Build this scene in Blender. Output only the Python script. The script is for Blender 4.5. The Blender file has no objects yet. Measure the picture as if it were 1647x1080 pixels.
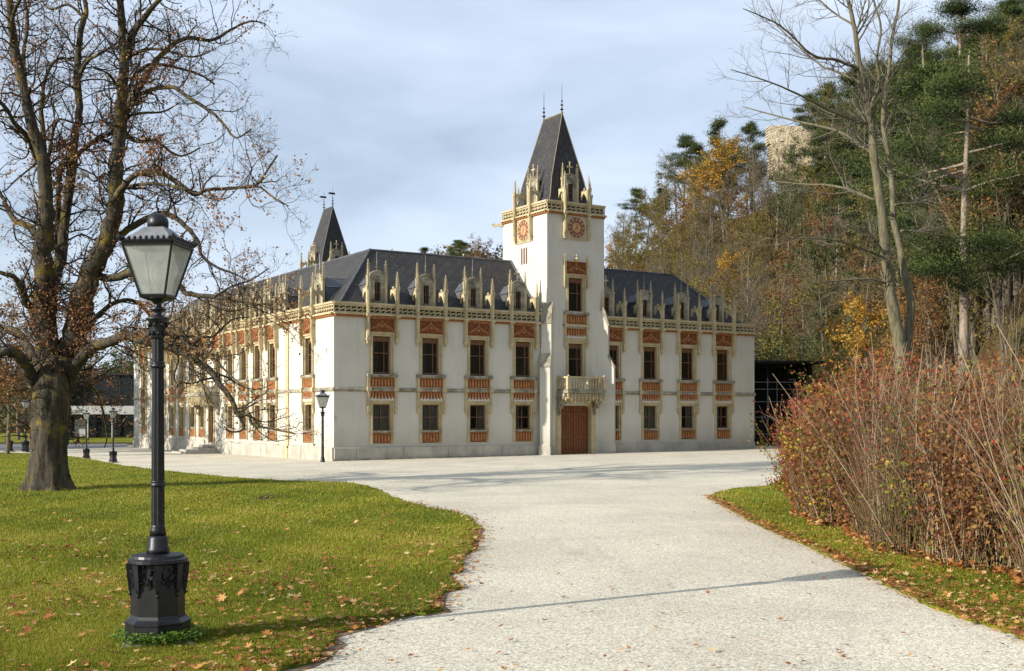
import bpy, bmesh, math, random
import numpy as np
from mathutils import Vector, Matrix
R = math.radians
PI = math.pi
SC = bpy.context.scene
COL = SC.collection

# ------------------------------------------------------------------ camera
CAMZ = 2.4; FPX = 1855.0; CX = 823.5; HY = 668.0
cd = bpy.data.cameras.new('camera'); cam = bpy.data.objects.new('camera', cd); COL.objects.link(cam)
cam.location = (0, 0, CAMZ); cam.rotation_euler = (R(90), 0, 0)
cd.sensor_width = 36; cd.sensor_fit = 'HORIZONTAL'; cd.lens = 36 * FPX / 1647.0
cd.shift_y = (HY - 540.0) / 1647.0
cd.clip_start = 0.1; cd.clip_end = 6000
SC.camera = cam

# ------------------------------------------------------------------ sky, sun, exposure
SUN_EL = R(22.0); SX, SY = -0.8693, -0.4941
w = bpy.data.worlds.new('World'); SC.world = w; w.use_nodes = True
wt = w.node_tree; wt.nodes.clear()
def wn(t, **k):
    n = wt.nodes.new(t)
    for a, b in k.items(): setattr(n, a, b)
    return n
wo = wn('ShaderNodeOutputWorld'); bg = wn('ShaderNodeBackground'); bg.inputs['Strength'].default_value = 0.0745
sky = wn('ShaderNodeTexSky', sky_type='NISHITA', sun_disc=False, sun_elevation=SUN_EL,
         sun_rotation=math.atan2(SX, SY), altitude=400, air_density=1.15, dust_density=0.25, ozone_density=3.0)
tc = wn('ShaderNodeTexCoord'); mp = wn('ShaderNodeMapping'); mp.inputs['Scale'].default_value = (1.0, 1.0, 3.4)
mp.inputs['Rotation'].default_value = (R(10), R(-16), 0)
wt.links.new(tc.outputs['Generated'], mp.inputs['Vector'])
n1 = wn('ShaderNodeTexNoise'); n1.inputs['Scale'].default_value = 2.3; n1.inputs['Detail'].default_value = 9; n1.inputs['Roughness'].default_value = 0.50; n1.inputs['Distortion'].default_value = 0.35
wt.links.new(mp.outputs[0], n1.inputs['Vector'])
rp = wn('ShaderNodeValToRGB'); rp.color_ramp.elements[0].position = 0.33; rp.color_ramp.elements[1].position = 0.66
rp.color_ramp.elements[0].color = (0.36, 0.36, 0.36, 1); rp.color_ramp.elements[1].color = (0.88, 0.88, 0.88, 1)
wt.links.new(n1.outputs['Fac'], rp.inputs['Fac'])
mx = wn('ShaderNodeMix', data_type='RGBA'); mx.inputs[7].default_value = (8.5, 9.7, 11.6, 1)
wt.links.new(rp.outputs['Color'], mx.inputs[0]); wt.links.new(sky.outputs[0], mx.inputs[6])
wt.links.new(mx.outputs[2], bg.inputs['Color']); wt.links.new(bg.outputs[0], wo.inputs['Surface'])
sl = bpy.data.lights.new('sun', 'SUN'); sl.energy = 5.0; sl.angle = R(0.5); sl.color = (1.0, 0.94, 0.84)
so = bpy.data.objects.new('sun', sl); COL.objects.link(so)
sd = Vector((SX * math.cos(SUN_EL), SY * math.cos(SUN_EL), math.sin(SUN_EL)))
so.rotation_euler = sd.to_track_quat('Z', 'Y').to_euler(); so.location = (0, 0, 60)
SC.view_settings.view_transform = 'Standard'; SC.view_settings.look = 'None'
SC.view_settings.gamma = 1; SC.view_settings.use_curve_mapping = False
SC.view_settings.exposure = 0.47
SC.render.engine = 'CYCLES'
SC.cycles.max_bounces = 6; SC.cycles.transparent_max_bounces = 6

# ------------------------------------------------------------------ helpers
def g(x, y): return 0.00896 * x - 0.00228 * y + 0.2206       # the very slightly tilted ground
def P(px, py, Y): return Vector(((px - CX) / FPX * Y, Y, CAMZ + (HY - py) / FPX * Y))
def GP(px, py, off=0.0):
    k = (px - CX) / FPX; m = (HY - py) / FPX
    Y = (0.2206 + off - CAMZ) / (m - 0.00896 * k + 0.00228)
    return Vector((k * Y, Y, CAMZ + m * Y))

def tag(o, label=None, cat=None, group=None, kind=None):
    if label: o['label'] = label
    if cat: o['category'] = cat
    if group: o['group'] = group
    if kind: o['kind'] = kind
    return o
def empty(name, loc, rz=0.0, label=None, cat=None, group=None):
    o = bpy.data.objects.new(name, None); COL.objects.link(o); o.location = loc; o.rotation_euler = (0, 0, rz)
    o.empty_display_size = 0.3
    return tag(o, label, cat, group)
def put(mesh, name, parent=None, loc=(0, 0, 0), rz=0.0, scale=None):
    o = bpy.data.objects.new(name, mesh); COL.objects.link(o); o.location = loc; o.rotation_euler = (0, 0, rz)
    if scale is not None: o.scale = scale if hasattr(scale, '__len__') else (scale,) * 3
    if parent: o.parent = parent
    return o
def copy_tree(o, parent=None):
    c = o.copy(); COL.objects.link(c)
    if parent: c.parent = parent
    for ch in list(o.children): copy_tree(ch, c)
    return c

class MB:
    def __init__(s): s.v = []; s.f = []; s.m = []; s.uv = None
    def add(s, vs, fs, mi=0):
        b = len(s.v); s.v += [tuple(q) for q in vs]
        for f in fs: s.f.append(tuple(i + b for i in f)); s.m.append(mi)
    def box(s, x0, x1, y0, y1, z0, z1, mi=0):
        s.add([(x0,y0,z0),(x1,y0,z0),(x1,y1,z0),(x0,y1,z0),(x0,y0,z1),(x1,y0,z1),(x1,y1,z1),(x0,y1,z1)],
              [(0,3,2,1),(4,5,6,7),(0,1,5,4),(1,2,6,5),(2,3,7,6),(3,0,4,7)], mi)
    def taper(s, cx, cy, z0, z1, hx0, hy0, hx1, hy1, mi=0):
        s.add([(cx-hx0,cy-hy0,z0),(cx+hx0,cy-hy0,z0),(cx+hx0,cy+hy0,z0),(cx-hx0,cy+hy0,z0),
               (cx-hx1,cy-hy1,z1),(cx+hx1,cy-hy1,z1),(cx+hx1,cy+hy1,z1),(cx-hx1,cy+hy1,z1)],
              [(0,3,2,1),(4,5,6,7),(0,1,5,4),(1,2,6,5),(2,3,7,6),(3,0,4,7)], mi)
    def octa(s, c, r, rz=None, mi=0):
        x, y, z = c; rz = rz or r
        s.add([(x+r,y,z),(x,y+r,z),(x-r,y,z),(x,y-r,z),(x,y,z+rz),(x,y,z-rz)],
              [(0,1,4),(1,2,4),(2,3,4),(3,0,4),(1,0,5),(2,1,5),(3,2,5),(0,3,5)], mi)
    def lathe(s, prof, n=12, c=(0, 0), a0=0.0, mi=0, caps=True):
        b = len(s.v)
        for (r, z) in prof:
            for i in range(n):
                a = a0 + 2 * PI * i / n
                s.v.append((c[0] + r * math.cos(a), c[1] + r * math.sin(a), z))
        for k in range(len(prof) - 1):
            for i in range(n):
                j = (i + 1) % n
                s.f.append((b + k*n + i, b + k*n + j, b + (k+1)*n + j, b + (k+1)*n + i)); s.m.append(mi)
        if caps:
            s.f.append(tuple(b + i for i in range(n))[::-1]); s.m.append(mi)
            t = b + (len(prof) - 1) * n
            s.f.append(tuple(t + i for i in range(n))); s.m.append(mi)
    def tube(s, pts, rad, n=5, mi=0, cap=False):
        pts = [Vector(p) for p in pts]
        if not hasattr(rad, '__len__'): rad = [rad] * len(pts)
        b = len(s.v); up = Vector((0.3, 0.2, 0.93))
        for i, p in enumerate(pts):
            d = (pts[min(i+1, len(pts)-1)] - pts[max(i-1, 0)])
            if d.length < 1e-9: d = Vector((0, 0, 1))
            d.normalize()
            if i == 0:
                a = d.cross(up)
                if a.length < 0.1: a = d.cross(Vector((1, 0, 0)))
            else:
                a = a - d * a.dot(d)
                if a.length < 1e-6: a = d.cross(up)
            a.normalize(); c = d.cross(a)
            for k in range(n):
                t = 2 * PI * k / n
                q = p + (a * math.cos(t) + c * math.sin(t)) * rad[i]
                s.v.append((q.x, q.y, q.z))
        for i in range(len(pts) - 1):
            for k in range(n):
                l = (k + 1) % n
                s.f.append((b+i*n+k, b+i*n+l, b+(i+1)*n+l, b+(i+1)*n+k)); s.m.append(mi)
        if cap:
            s.f.append(tuple(b + k for k in range(n))[::-1]); s.m.append(mi)
            e = b + (len(pts)-1)*n
            s.f.append(tuple(e + k for k in range(n))); s.m.append(mi)
    def prism(s, poly, y0, y1, mi=0):
        """poly: (x, z) outline, counter-clockwise seen from -y; extruded y0..y1"""
        n = len(poly)
        vs = [(x, y0, z) for x, z in poly] + [(x, y1, z) for x, z in poly]
        fs = [tuple(range(n)), tuple(range(2*n-1, n-1, -1))] + [(i, i+n, (i+1) % n + n, (i+1) % n) for i in range(n)]
        s.add(vs, fs, mi)
    def mesh(s, name, mats, smooth=False):
        me = bpy.data.meshes.new(name); me.from_pydata(s.v, [], s.f)
        if not isinstance(mats, (list, tuple)): mats = [mats]
        for m in mats: me.materials.append(m)
        if len(mats) > 1: me.polygons.foreach_set('material_index', s.m)
        if smooth: me.polygons.foreach_set('use_smooth', [True] * len(me.polygons))
        me.update(); return me
    def recalc(s, me):
        bm = bmesh.new(); bm.from_mesh(me); bmesh.ops.recalc_face_normals(bm, faces=bm.faces); bm.to_mesh(me); bm.free(); return me

def np_mesh(name, V, F, mats, tint=None, smooth=False, mi=None):
    """V (n,3), F (m,k) arrays -> mesh"""
    V = np.asarray(V, dtype=np.float32); F = np.asarray(F, dtype=np.int32); k = F.shape[1]
    me = bpy.data.meshes.new(name)
    me.vertices.add(len(V)); me.vertices.foreach_set('co', V.ravel())
    me.loops.add(F.size); me.loops.foreach_set('vertex_index', F.ravel())
    me.polygons.add(len(F)); me.polygons.foreach_set('loop_start', np.arange(0, F.size, k, dtype=np.int32))
    me.polygons.foreach_set('loop_total', np.full(len(F), k, dtype=np.int32))
    if not isinstance(mats, (list, tuple)): mats = [mats]
    for m in mats: me.materials.append(m)
    if mi is not None: me.polygons.foreach_set('material_index', np.asarray(mi, dtype=np.int32))
    if smooth: me.polygons.foreach_set('use_smooth', np.ones(len(F), dtype=bool))
    if tint is not None:
        a = me.attributes.new('tint', 'FLOAT', 'POINT'); a.data.foreach_set('value', np.asarray(tint, dtype=np.float32))
    me.update(calc_edges=True); me.validate(); return me

def leaf_arrays(C, size, rng, flat=0.0, aspect=0.6, updir=None):
    """diamond leaves: C (n,3), size (n,) -> V (4n,3), F (n,4)"""
    n = len(C)
    N = rng.normal(size=(n, 3)); N[:, 2] = np.abs(N[:, 2]) + flat
    N /= np.linalg.norm(N, axis=1)[:, None]
    A = rng.normal(size=(n, 3))
    if updir is not None: A = A * updir[3] + np.array(updir[:3])[None, :]
    A -= N * (A * N).sum(1)[:, None]; A /= np.linalg.norm(A, axis=1)[:, None] + 1e-9
    B = np.cross(N, A)
    s = size[:, None] * 0.5; b = s * aspect
    bend = N * s * rng.uniform(-0.35, 0.35, size=(n, 1))
    V = np.empty((n, 4, 3)); V[:, 0] = C - A * s + bend; V[:, 1] = C + B * b - A * s * 0.15; V[:, 2] = C + A * s + bend; V[:, 3] = C - B * b - A * s * 0.15
    F = np.arange(4 * n).reshape(n, 4)
    return V.reshape(-1, 3), F
def leaf_mesh(name, C, size, rng, mat, flat=0.0, aspect=0.6, tint=None, updir=None):
    C = np.asarray(C, dtype=float)
    if not hasattr(size, '__len__'): size = np.full(len(C), size) * rng.uniform(0.7, 1.3, len(C))
    V, F = leaf_arrays(C, size, rng, flat, aspect, updir)
    if tint is None: tint = rng.random(len(C))
    return np_mesh(name, V, F, mat, tint=np.repeat(tint, 4))

# ------------------------------------------------------------------ materials
MATS = {}
def newmat(name):
    m = bpy.data.materials.new(name); m.use_nodes = True; MATS[name] = m
    nt = m.node_tree; b = nt.nodes['Principled BSDF']
    return m, nt, b
def L(nt, a, b): nt.links.new(a, b)
def node(nt, t, **k):
    n = nt.nodes.new(t)
    for a, v in k.items(): setattr(n, a, v)
    return n
def ramp(nt, fac, stops):
    r = node(nt, 'ShaderNodeValToRGB'); cr = r.color_ramp
    while len(cr.elements) < len(stops): cr.elements.new(0.5)
    for e, (p, c) in zip(cr.elements, stops): e.position = p; e.color = (*c, 1)
    L(nt, fac, r.inputs['Fac']); return r.outputs['Color']
def noise(nt, vec, scale, detail=4, rough=0.55, dist=0.0):
    n = node(nt, 'ShaderNodeTexNoise'); n.inputs['Scale'].default_value = scale; n.inputs['Detail'].default_value = detail
    n.inputs['Roughness'].default_value = rough; n.inputs['Distortion'].default_value = dist
    if vec is not None: L(nt, vec, n.inputs['Vector'])
    return n.outputs['Fac']
def mixc(nt, fac, a, b, mode='MIX'):
    m = node(nt, 'ShaderNodeMix', data_type='RGBA', blend_type=mode)
    for i, q in ((0, fac), (6, a), (7, b)):
        if isinstance(q, (int, float)): m.inputs[i].default_value = q
        elif isinstance(q, (tuple, list)): m.inputs[i].default_value = (*q, 1)
        else: L(nt, q, m.inputs[i])
    return m.outputs[2]
def mth(nt, op, a, b=None, c=None):
    m = node(nt, 'ShaderNodeMath', operation=op)
    for i, q in enumerate((a, b, c)):
        if q is None: continue
        if isinstance(q, (int, float)): m.inputs[i].default_value = q
        else: L(nt, q, m.inputs[i])
    return m.outputs[0]
def bump(nt, b, h, strength=0.3, dist=0.02):
    n = node(nt, 'ShaderNodeBump'); n.inputs['Strength'].default_value = strength; n.inputs['Distance'].default_value = dist
    L(nt, h, n.inputs['Height']); L(nt, n.outputs[0], b.inputs['Normal'])
def geo(nt): return node(nt, 'ShaderNodeNewGeometry').outputs['Position']
def objc(nt): return node(nt, 'ShaderNodeTexCoord').outputs['Object']
def simple(name, c1, c2=None, scale=3.0, rough=0.8, bs=0.2, bsc=30, bd=0.01, metallic=0.0, spec=0.5, detail=5, lo=0.35, hi=0.68):
    m, nt, b = newmat(name); p = geo(nt)
    b.inputs['Roughness'].default_value = rough; b.inputs['Metallic'].default_value = metallic
    b.inputs['Specular IOR Level'].default_value = spec
    if c2 is None: b.inputs['Base Color'].default_value = (*c1, 1)
    else: L(nt, ramp(nt, noise(nt, p, scale, detail, 0.6), [(lo, c1), (hi, c2)]), b.inputs['Base Color'])
    if bs: bump(nt, b, noise(nt, p, bsc, 4, 0.6), bs, bd)
    return m
def leafmat(name, stops, transl=0.4, rough=0.6, objvar=0.0):
    m, nt, b = newmat(name)
    a = node(nt, 'ShaderNodeAttribute', attribute_name='tint').outputs['Fac']
    if objvar:
        oi = node(nt, 'ShaderNodeObjectInfo').outputs['Random']
        a = mth(nt, 'FRACT', mth(nt, 'ADD', mth(nt, 'MULTIPLY', a, 1 - objvar), mth(nt, 'MULTIPLY', oi, objvar)))
    col = ramp(nt, a, stops)
    L(nt, col, b.inputs['Base Color']); b.inputs['Roughness'].default_value = rough; b.inputs['Specular IOR Level'].default_value = 0.25
    tr = node(nt, 'ShaderNodeBsdfTranslucent'); L(nt, col, tr.inputs['Color'])
    ms = node(nt, 'ShaderNodeMixShader'); ms.inputs[0].default_value = transl
    L(nt, b.outputs[0], ms.inputs[1]); L(nt, tr.outputs[0], ms.inputs[2])
    L(nt, ms.outputs[0], nt.nodes['Material Output'].inputs['Surface'])
    return m

# plaster: off-white with rain streaks and faint patches
def plaster_mat():
    m, nt, b = newmat('plaster'); p = geo(nt)
    s = node(nt, 'ShaderNodeVectorMath', operation='MULTIPLY'); L(nt, p, s.inputs[0]); s.inputs[1].default_value = (2.2, 2.2, 0.22)
    st = noise(nt, s.outputs[0], 1.6, 6, 0.65)
    pa = noise(nt, p, 0.5, 6, 0.6)
    c = ramp(nt, pa, [(0.3, (0.52, 0.49, 0.41)), (0.7, (0.59, 0.565, 0.49))])
    c = mixc(nt, mth(nt, 'MULTIPLY', mth(nt, 'MAXIMUM', mth(nt, 'SUBTRACT', st, 0.52), 0), 1.3), c, (0.33, 0.30, 0.24))
    sz = node(nt, 'ShaderNodeSeparateXYZ'); L(nt, p, sz.inputs[0])
    damp = mth(nt, 'MULTIPLY', mth(nt, 'MAXIMUM', mth(nt, 'SUBTRACT', mth(nt, 'ADD', 1.25, mth(nt, 'MULTIPLY', noise(nt, p, 1.1, 6, 0.65), 1.3)), sz.outputs[2]), 0), 0.42)
    c = mixc(nt, mth(nt, 'MINIMUM', damp, 0.45), c, (0.34, 0.31, 0.25))
    L(nt, c, b.inputs['Base Color']); b.inputs['Roughness'].default_value = 0.9; b.inputs['Specular IOR Level'].default_value = 0.15
    bump(nt, b, noise(nt, p, 14, 5, 0.7), 0.25, 0.01); return m
M_plaster = plaster_mat()
def stone_mat():
    m, nt, b = newmat('sandstone'); p = geo(nt)
    c = ramp(nt, noise(nt, p, 2.2, 7, 0.65), [(0.25, (0.34, 0.265, 0.14)), (0.5, (0.48, 0.395, 0.235)), (0.75, (0.58, 0.50, 0.34))])
    dirt = ramp(nt, noise(nt, p, 9.0, 5, 0.7), [(0.56, (0, 0, 0)), (0.74, (1, 1, 1))])
    c = mixc(nt, mth(nt, 'MULTIPLY', dirt, 0.6), c, (0.20, 0.17, 0.12))
    L(nt, c, b.inputs['Base Color']); b.inputs['Roughness'].default_value = 0.9; b.inputs['Specular IOR Level'].default_value = 0.15
    bump(nt, b, noise(nt, p, 30, 5, 0.7), 0.5, 0.012); return m
M_stone = stone_mat()
M_stone_grey = simple('weathered_stone', (0.15, 0.135, 0.10), (0.42, 0.38, 0.28), 2.6, 0.92, 0.5, 25, 0.012, spec=0.15)
M_plinth = simple('plinth_stone', (0.33, 0.305, 0.25), (0.48, 0.45, 0.38), 1.3, 0.9, 0.4, 22, 0.01, spec=0.15)
M_terra = simple('terracotta', (0.31, 0.125, 0.048), (0.47, 0.225, 0.095), 5.0, 0.85, 0.6, 40, 0.012, spec=0.15)
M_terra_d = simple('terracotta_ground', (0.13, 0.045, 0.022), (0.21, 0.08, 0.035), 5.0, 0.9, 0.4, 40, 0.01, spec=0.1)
M_lead = simple('lead_flashing', (0.06, 0.063, 0.07), (0.11, 0.113, 0.12), 2.0, 0.6, 0.2, 20, 0.005)
def slate_mat():
    m, nt, b = newmat('slate_roof')
    uv = node(nt, 'ShaderNodeUVMap', uv_map='UVMap').outputs[0]
    sx = node(nt, 'ShaderNodeSeparateXYZ'); L(nt, uv, sx.inputs[0]); u, v = sx.outputs[0], sx.outputs[1]
    def lines(expr, period, width):
        f = mth(nt, 'FRACT', mth(nt, 'DIVIDE', expr, period))
        return mth(nt, 'LESS_THAN', f, width)
    d1 = mth(nt, 'SUBTRACT', u, v); d2 = mth(nt, 'ADD', u, v)
    big = lines(d1, 0.62, 0.13); a = lines(d1, 0.155, 0.16); c = lines(d2, 0.155, 0.16)
    i1 = mth(nt, 'FLOOR', mth(nt, 'DIVIDE', d1, 0.155)); i2 = mth(nt, 'FLOOR', mth(nt, 'DIVIDE', d2, 0.155))
    cb = node(nt, 'ShaderNodeCombineXYZ'); L(nt, i1, cb.inputs[0]); L(nt, i2, cb.inputs[1])
    wn_ = node(nt, 'ShaderNodeTexWhiteNoise', noise_dimensions='2D'); L(nt, cb.outputs[0], wn_.inputs[0])
    base = ramp(nt, wn_.outputs[0], [(0, (0.032, 0.031, 0.032)), (0.9, (0.065, 0.061, 0.058)), (1.0, (0.12, 0.115, 0.105))])
    base = mixc(nt, 0.45, base, ramp(nt, noise(nt, geo(nt), 0.7, 5, 0.6), [(0.3, (0.030, 0.031, 0.034)), (0.7, (0.078, 0.072, 0.064))]))
    col = mixc(nt, mth(nt, 'MULTIPLY', mth(nt, 'MAXIMUM', a, c), 0.45), base, (0.03, 0.03, 0.032))
    col = mixc(nt, mth(nt, 'MULTIPLY', big, 0.62), col, (0.028, 0.028, 0.03))
    L(nt, col, b.inputs['Base Color']); b.inputs['Roughness'].default_value = 0.7; b.inputs['Specular IOR Level'].default_value = 0.18
    h = mth(nt, 'SUBTRACT', 1.0, mth(nt, 'MAXIMUM', mth(nt, 'MAXIMUM', a, c), big))
    bump(nt, b, h, 0.35, 0.01); return m
M_slate = slate_mat()
M_wood = simple('brown_joinery', (0.10, 0.042, 0.016), (0.20, 0.085, 0.030), 9, 0.55, 0.2, 40, 0.004)
M_door = simple('oak_door', (0.13, 0.040, 0.009), (0.22, 0.075, 0.017), 6, 0.5, 0.3, 30, 0.004)
def glass_mat(name, alpha):
    m, nt, b = newmat(name); b.inputs['Base Color'].default_value = (0.012, 0.014, 0.016, 1)
    b.inputs['Roughness'].default_value = 0.03; b.inputs['Specular IOR Level'].default_value = 0.8
    bump(nt, b, noise(nt, geo(nt), 1.7, 3, 0.6), 0.35, 0.08)
    tr = node(nt, 'ShaderNodeBsdfTransparent'); tr.inputs[0].default_value = (0.8, 0.82, 0.8, 1)
    ms = node(nt, 'ShaderNodeMixShader'); ms.inputs[0].default_value = alpha
    L(nt, b.outputs[0], ms.inputs[1]); L(nt, tr.outputs[0], ms.inputs[2]); L(nt, ms.outputs[0], nt.nodes['Material Output'].inputs['Surface'])
    return m
M_glass = glass_mat('window_glass', 0.5); M_glass_c = glass_mat('curtained_window_glass', 0.72)
M_dark = simple('unlit_void_black', (0.012, 0.011, 0.010), None, bs=0)  # near-black colour stands in for unlit rooms and hollows
M_curtain = simple('net_curtain', (0.42, 0.41, 0.38), (0.55, 0.54, 0.50), 8, 0.9, 0.1, 20, 0.004)
M_iron = simple('black_iron', (0.006, 0.006, 0.008), (0.013, 0.013, 0.015), 12, 0.42, 0.35, 60, 0.004, spec=0.42)
def frosted():
    m, nt, b = newmat('frosted_lamp_glass'); p = geo(nt)
    sp = ramp(nt, noise(nt, p, 190, 3, 0.7), [(0.62, (0, 0, 0)), (0.70, (1, 1, 1))])
    c = mixc(nt, sp, ramp(nt, noise(nt, p, 6, 4, 0.6), [(0.3, (0.44, 0.46, 0.43)), (0.7, (0.60, 0.62, 0.57))]), (0.75, 0.76, 0.74))
    L(nt, c, b.inputs['Base Color']); b.inputs['Roughness'].default_value = 0.35
    t = node(nt, 'ShaderNodeBsdfTranslucent'); L(nt, c, t.inputs[0])
    ms = node(nt, 'ShaderNodeMixShader'); ms.inputs[0].default_value = 0.5
    L(nt, b.outputs[0], ms.inputs[1]); L(nt, t.outputs[0], ms.inputs[2])
    tp = node(nt, 'ShaderNodeBsdfTransparent'); m2 = node(nt, 'ShaderNodeMixShader'); m2.inputs[0].default_value = 0.22
    L(nt, ms.outputs[0], m2.inputs[1]); L(nt, tp.outputs[0], m2.inputs[2]); L(nt, m2.outputs[0], nt.nodes['Material Output'].inputs['Surface'])
    return m
M_frost = frosted()
M_lamproof = simple('lamp_roof_metal', (0.14, 0.145, 0.15), (0.24, 0.24, 0.24), 9, 0.5, 0.3, 40, 0.003, metallic=0.2)

def gravel_mat():
    m, nt, b = newmat('pale_gravel'); p = geo(nt)
    v = node(nt, 'ShaderNodeTexVoronoi'); v.inputs['Scale'].default_value = 58; L(nt, p, v.inputs['Vector'])
    st = node(nt, 'ShaderNodeSeparateColor'); L(nt, v.outputs['Color'], st.inputs[0])
    c = ramp(nt, st.outputs[0], [(0.0, (0.10, 0.085, 0.06)), (0.2, (0.33, 0.29, 0.22)), (0.55, (0.60, 0.555, 0.45)), (1, (0.90, 0.85, 0.72))])
    f2 = noise(nt, p, 48, 4, 0.8)
    c = mixc(nt, 0.42, c, ramp(nt, f2, [(0.34, (0.26, 0.235, 0.18)), (0.5, (0.60, 0.56, 0.47)), (0.66, (0.86, 0.82, 0.71))]))
    patch = ramp(nt, noise(nt, p, 0.30, 9, 0.66, 0.5), [(0.36, (0.90, 0.875, 0.83)), (0.62, (1.10, 1.08, 1.02))])
    c = mixc(nt, 1.0, c, patch, 'MULTIPLY')
    sv = node(nt, 'ShaderNodeVectorMath', operation='MULTIPLY'); L(nt, p, sv.inputs[0]); sv.inputs[1].default_value = (1.3, 0.16, 1)
    dk = ramp(nt, noise(nt, sv.outputs[0], 1.0, 8, 0.72, 0.8), [(0.54, (0, 0, 0)), (0.74, (1, 1, 1))])
    c = mixc(nt, mth(nt, 'MULTIPLY', dk, 0.34), c, (0.30, 0.26, 0.19))
    L(nt, c, b.inputs['Base Color']); b.inputs['Roughness'].default_value = 0.95; b.inputs['Specular IOR Level'].default_value = 0.1
    bump(nt, b, mth(nt, 'ADD', mth(nt, 'MULTIPLY', st.outputs[1], 0.5), noise(nt, p, 60, 4, 0.8)), 0.35, 0.010); return m
M_gravel = gravel_mat()
def lawn_mat():
    m, nt, b = newmat('lawn_turf'); p = geo(nt)
    c = ramp(nt, noise(nt, p, 30, 6, 0.75), [(0.25, (0.080, 0.092, 0.010)), (0.5, (0.175, 0.19, 0.018)), (0.75, (0.28, 0.27, 0.035))])
    big = ramp(nt, noise(nt, p, 0.45, 7, 0.6), [(0.35, (0.70, 0.88, 0.62)), (0.65, (1.22, 1.02, 0.85))])
    c = mixc(nt, 1.0, c, big, 'MULTIPLY')
    L(nt, c, b.inputs['Base Color']); b.inputs['Roughness'].default_value = 0.9; b.inputs['Specular IOR Level'].default_value = 0.1
    bump(nt, b, noise(nt, p, 22, 6, 0.75), 0.9, 0.05); return m
M_lawn = lawn_mat()
M_ground = simple('leafy_ground', (0.075, 0.045, 0.018), (0.10, 0.085, 0.028), 0.25, 0.95, 0.8, 6, 0.15, spec=0.1, detail=9)
def bark_mat(name, c1, c2, moss=None, mossamt=0.5, sc=(14, 14, 2.5)):
    m, nt, b = newmat(name); p = geo(nt)
    s = node(nt, 'ShaderNodeVectorMath', operation='MULTIPLY'); L(nt, p, s.inputs[0]); s.inputs[1].default_value = sc
    f = noise(nt, s.outputs[0], 1.0, 6, 0.7)
    c = ramp(nt, f, [(0.3, c1), (0.7, c2)])
    if moss:
        mm = ramp(nt, noise(nt, p, 1.8, 6, 0.7), [(0.52, (0, 0, 0)), (0.66, (1, 1, 1))])
        c = mixc(nt, mth(nt, 'MULTIPLY', mm, mossamt), c, moss)
    L(nt, c, b.inputs['Base Color']); b.inputs['Roughness'].default_value = 0.95; b.inputs['Specular IOR Level'].default_value = 0.1
    bump(nt, b, f, 0.9, 0.05); return m
M_bark = bark_mat('mossy_bark', (0.016, 0.014, 0.011), (0.085, 0.074, 0.055), (0.20, 0.145, 0.015), 0.6)
M_trunk = bark_mat('mossy_trunk_bark', (0.018, 0.015, 0.011), (0.115, 0.098, 0.072), (0.24, 0.17, 0.018), 0.7, (9, 9, 2.2))
M_twig = simple('dark_twig', (0.040, 0.032, 0.026), (0.085, 0.068, 0.052), 2, 0.95, 0, spec=0.1)
M_ash = bark_mat('grey_olive_bark', (0.065, 0.060, 0.038), (0.22, 0.195, 0.125), (0.17, 0.15, 0.06), 0.4)
M_ashtwig = simple('grey_twig', (0.11, 0.095, 0.075), (0.18, 0.155, 0.12), 2, 0.95, 0, spec=0.1)
M_fbark = bark_mat('forest_bark', (0.075, 0.060, 0.042), (0.22, 0.185, 0.135), (0.10, 0.10, 0.03), 0.3, (6, 6, 1.5))
M_pbark = bark_mat('pine_bark', (0.12, 0.09, 0.065), (0.38, 0.31, 0.24), None, 0, (8, 8, 2))
M_leaf_brown = leafmat('withered_brown_leaves', [(0, (0.16, 0.065, 0.030)), (0.4, (0.30, 0.14, 0.065)), (0.8, (0.42, 0.21, 0.09)), (1, (0.50, 0.30, 0.14))], 0.35)
M_needle = leafmat('pine_needles', [(0, (0.018, 0.032, 0.009)), (0.55, (0.055, 0.082, 0.018)), (1, (0.13, 0.15, 0.036))], 0.25)
M_leaf_olive = leafmat('olive_autumn_leaves', [(0, (0.080, 0.078, 0.016)), (0.4, (0.165, 0.14, 0.03)), (0.75, (0.28, 0.21, 0.045)), (1, (0.19, 0.095, 0.028))], 0.35, objvar=0.25)
M_leaf_rust = leafmat('russet_leaves', [(0, (0.12, 0.055, 0.022)), (0.5, (0.23, 0.11, 0.038)), (1, (0.30, 0.18, 0.06))], 0.35, objvar=0.2)
M_leaf_gold = leafmat('golden_leaves', [(0, (0.32, 0.15, 0.02)), (0.5, (0.50, 0.27, 0.035)), (1, (0.48, 0.34, 0.06))], 0.35)
M_leaf_green = leafmat('dull_green_leaves', [(0, (0.035, 0.055, 0.014)), (0.6, (0.075, 0.10, 0.025)), (1, (0.14, 0.15, 0.04))], 0.3, objvar=0.2)
M_brush = leafmat('undergrowth_leaves', [(0, (0.060, 0.038, 0.016)), (0.35, (0.115, 0.085, 0.022)), (0.65, (0.20, 0.155, 0.032)), (0.85, (0.24, 0.10, 0.022)), (1, (0.08, 0.105, 0.022))], 0.3)
M_ruin = simple('ruin_masonry', (0.36, 0.29, 0.18), (0.70, 0.60, 0.42), 0.9, 0.95, 1.0, 2.6, 0.25, spec=0.1)
M_concrete = simple('pale_fascia', (0.36, 0.36, 0.35), (0.45, 0.45, 0.44), 0.6, 0.8, 0.1)
M_steel = simple('galvanised_tube', (0.22, 0.23, 0.24), (0.32, 0.32, 0.33), 3, 0.5, 0.1, metallic=0.5)
M_shed = simple('near_black_boards', (0.010, 0.010, 0.010), (0.022, 0.020, 0.018), 4, 0.9, 0.3)  # near-black colour holds the shade of the shelter's open interior

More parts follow.
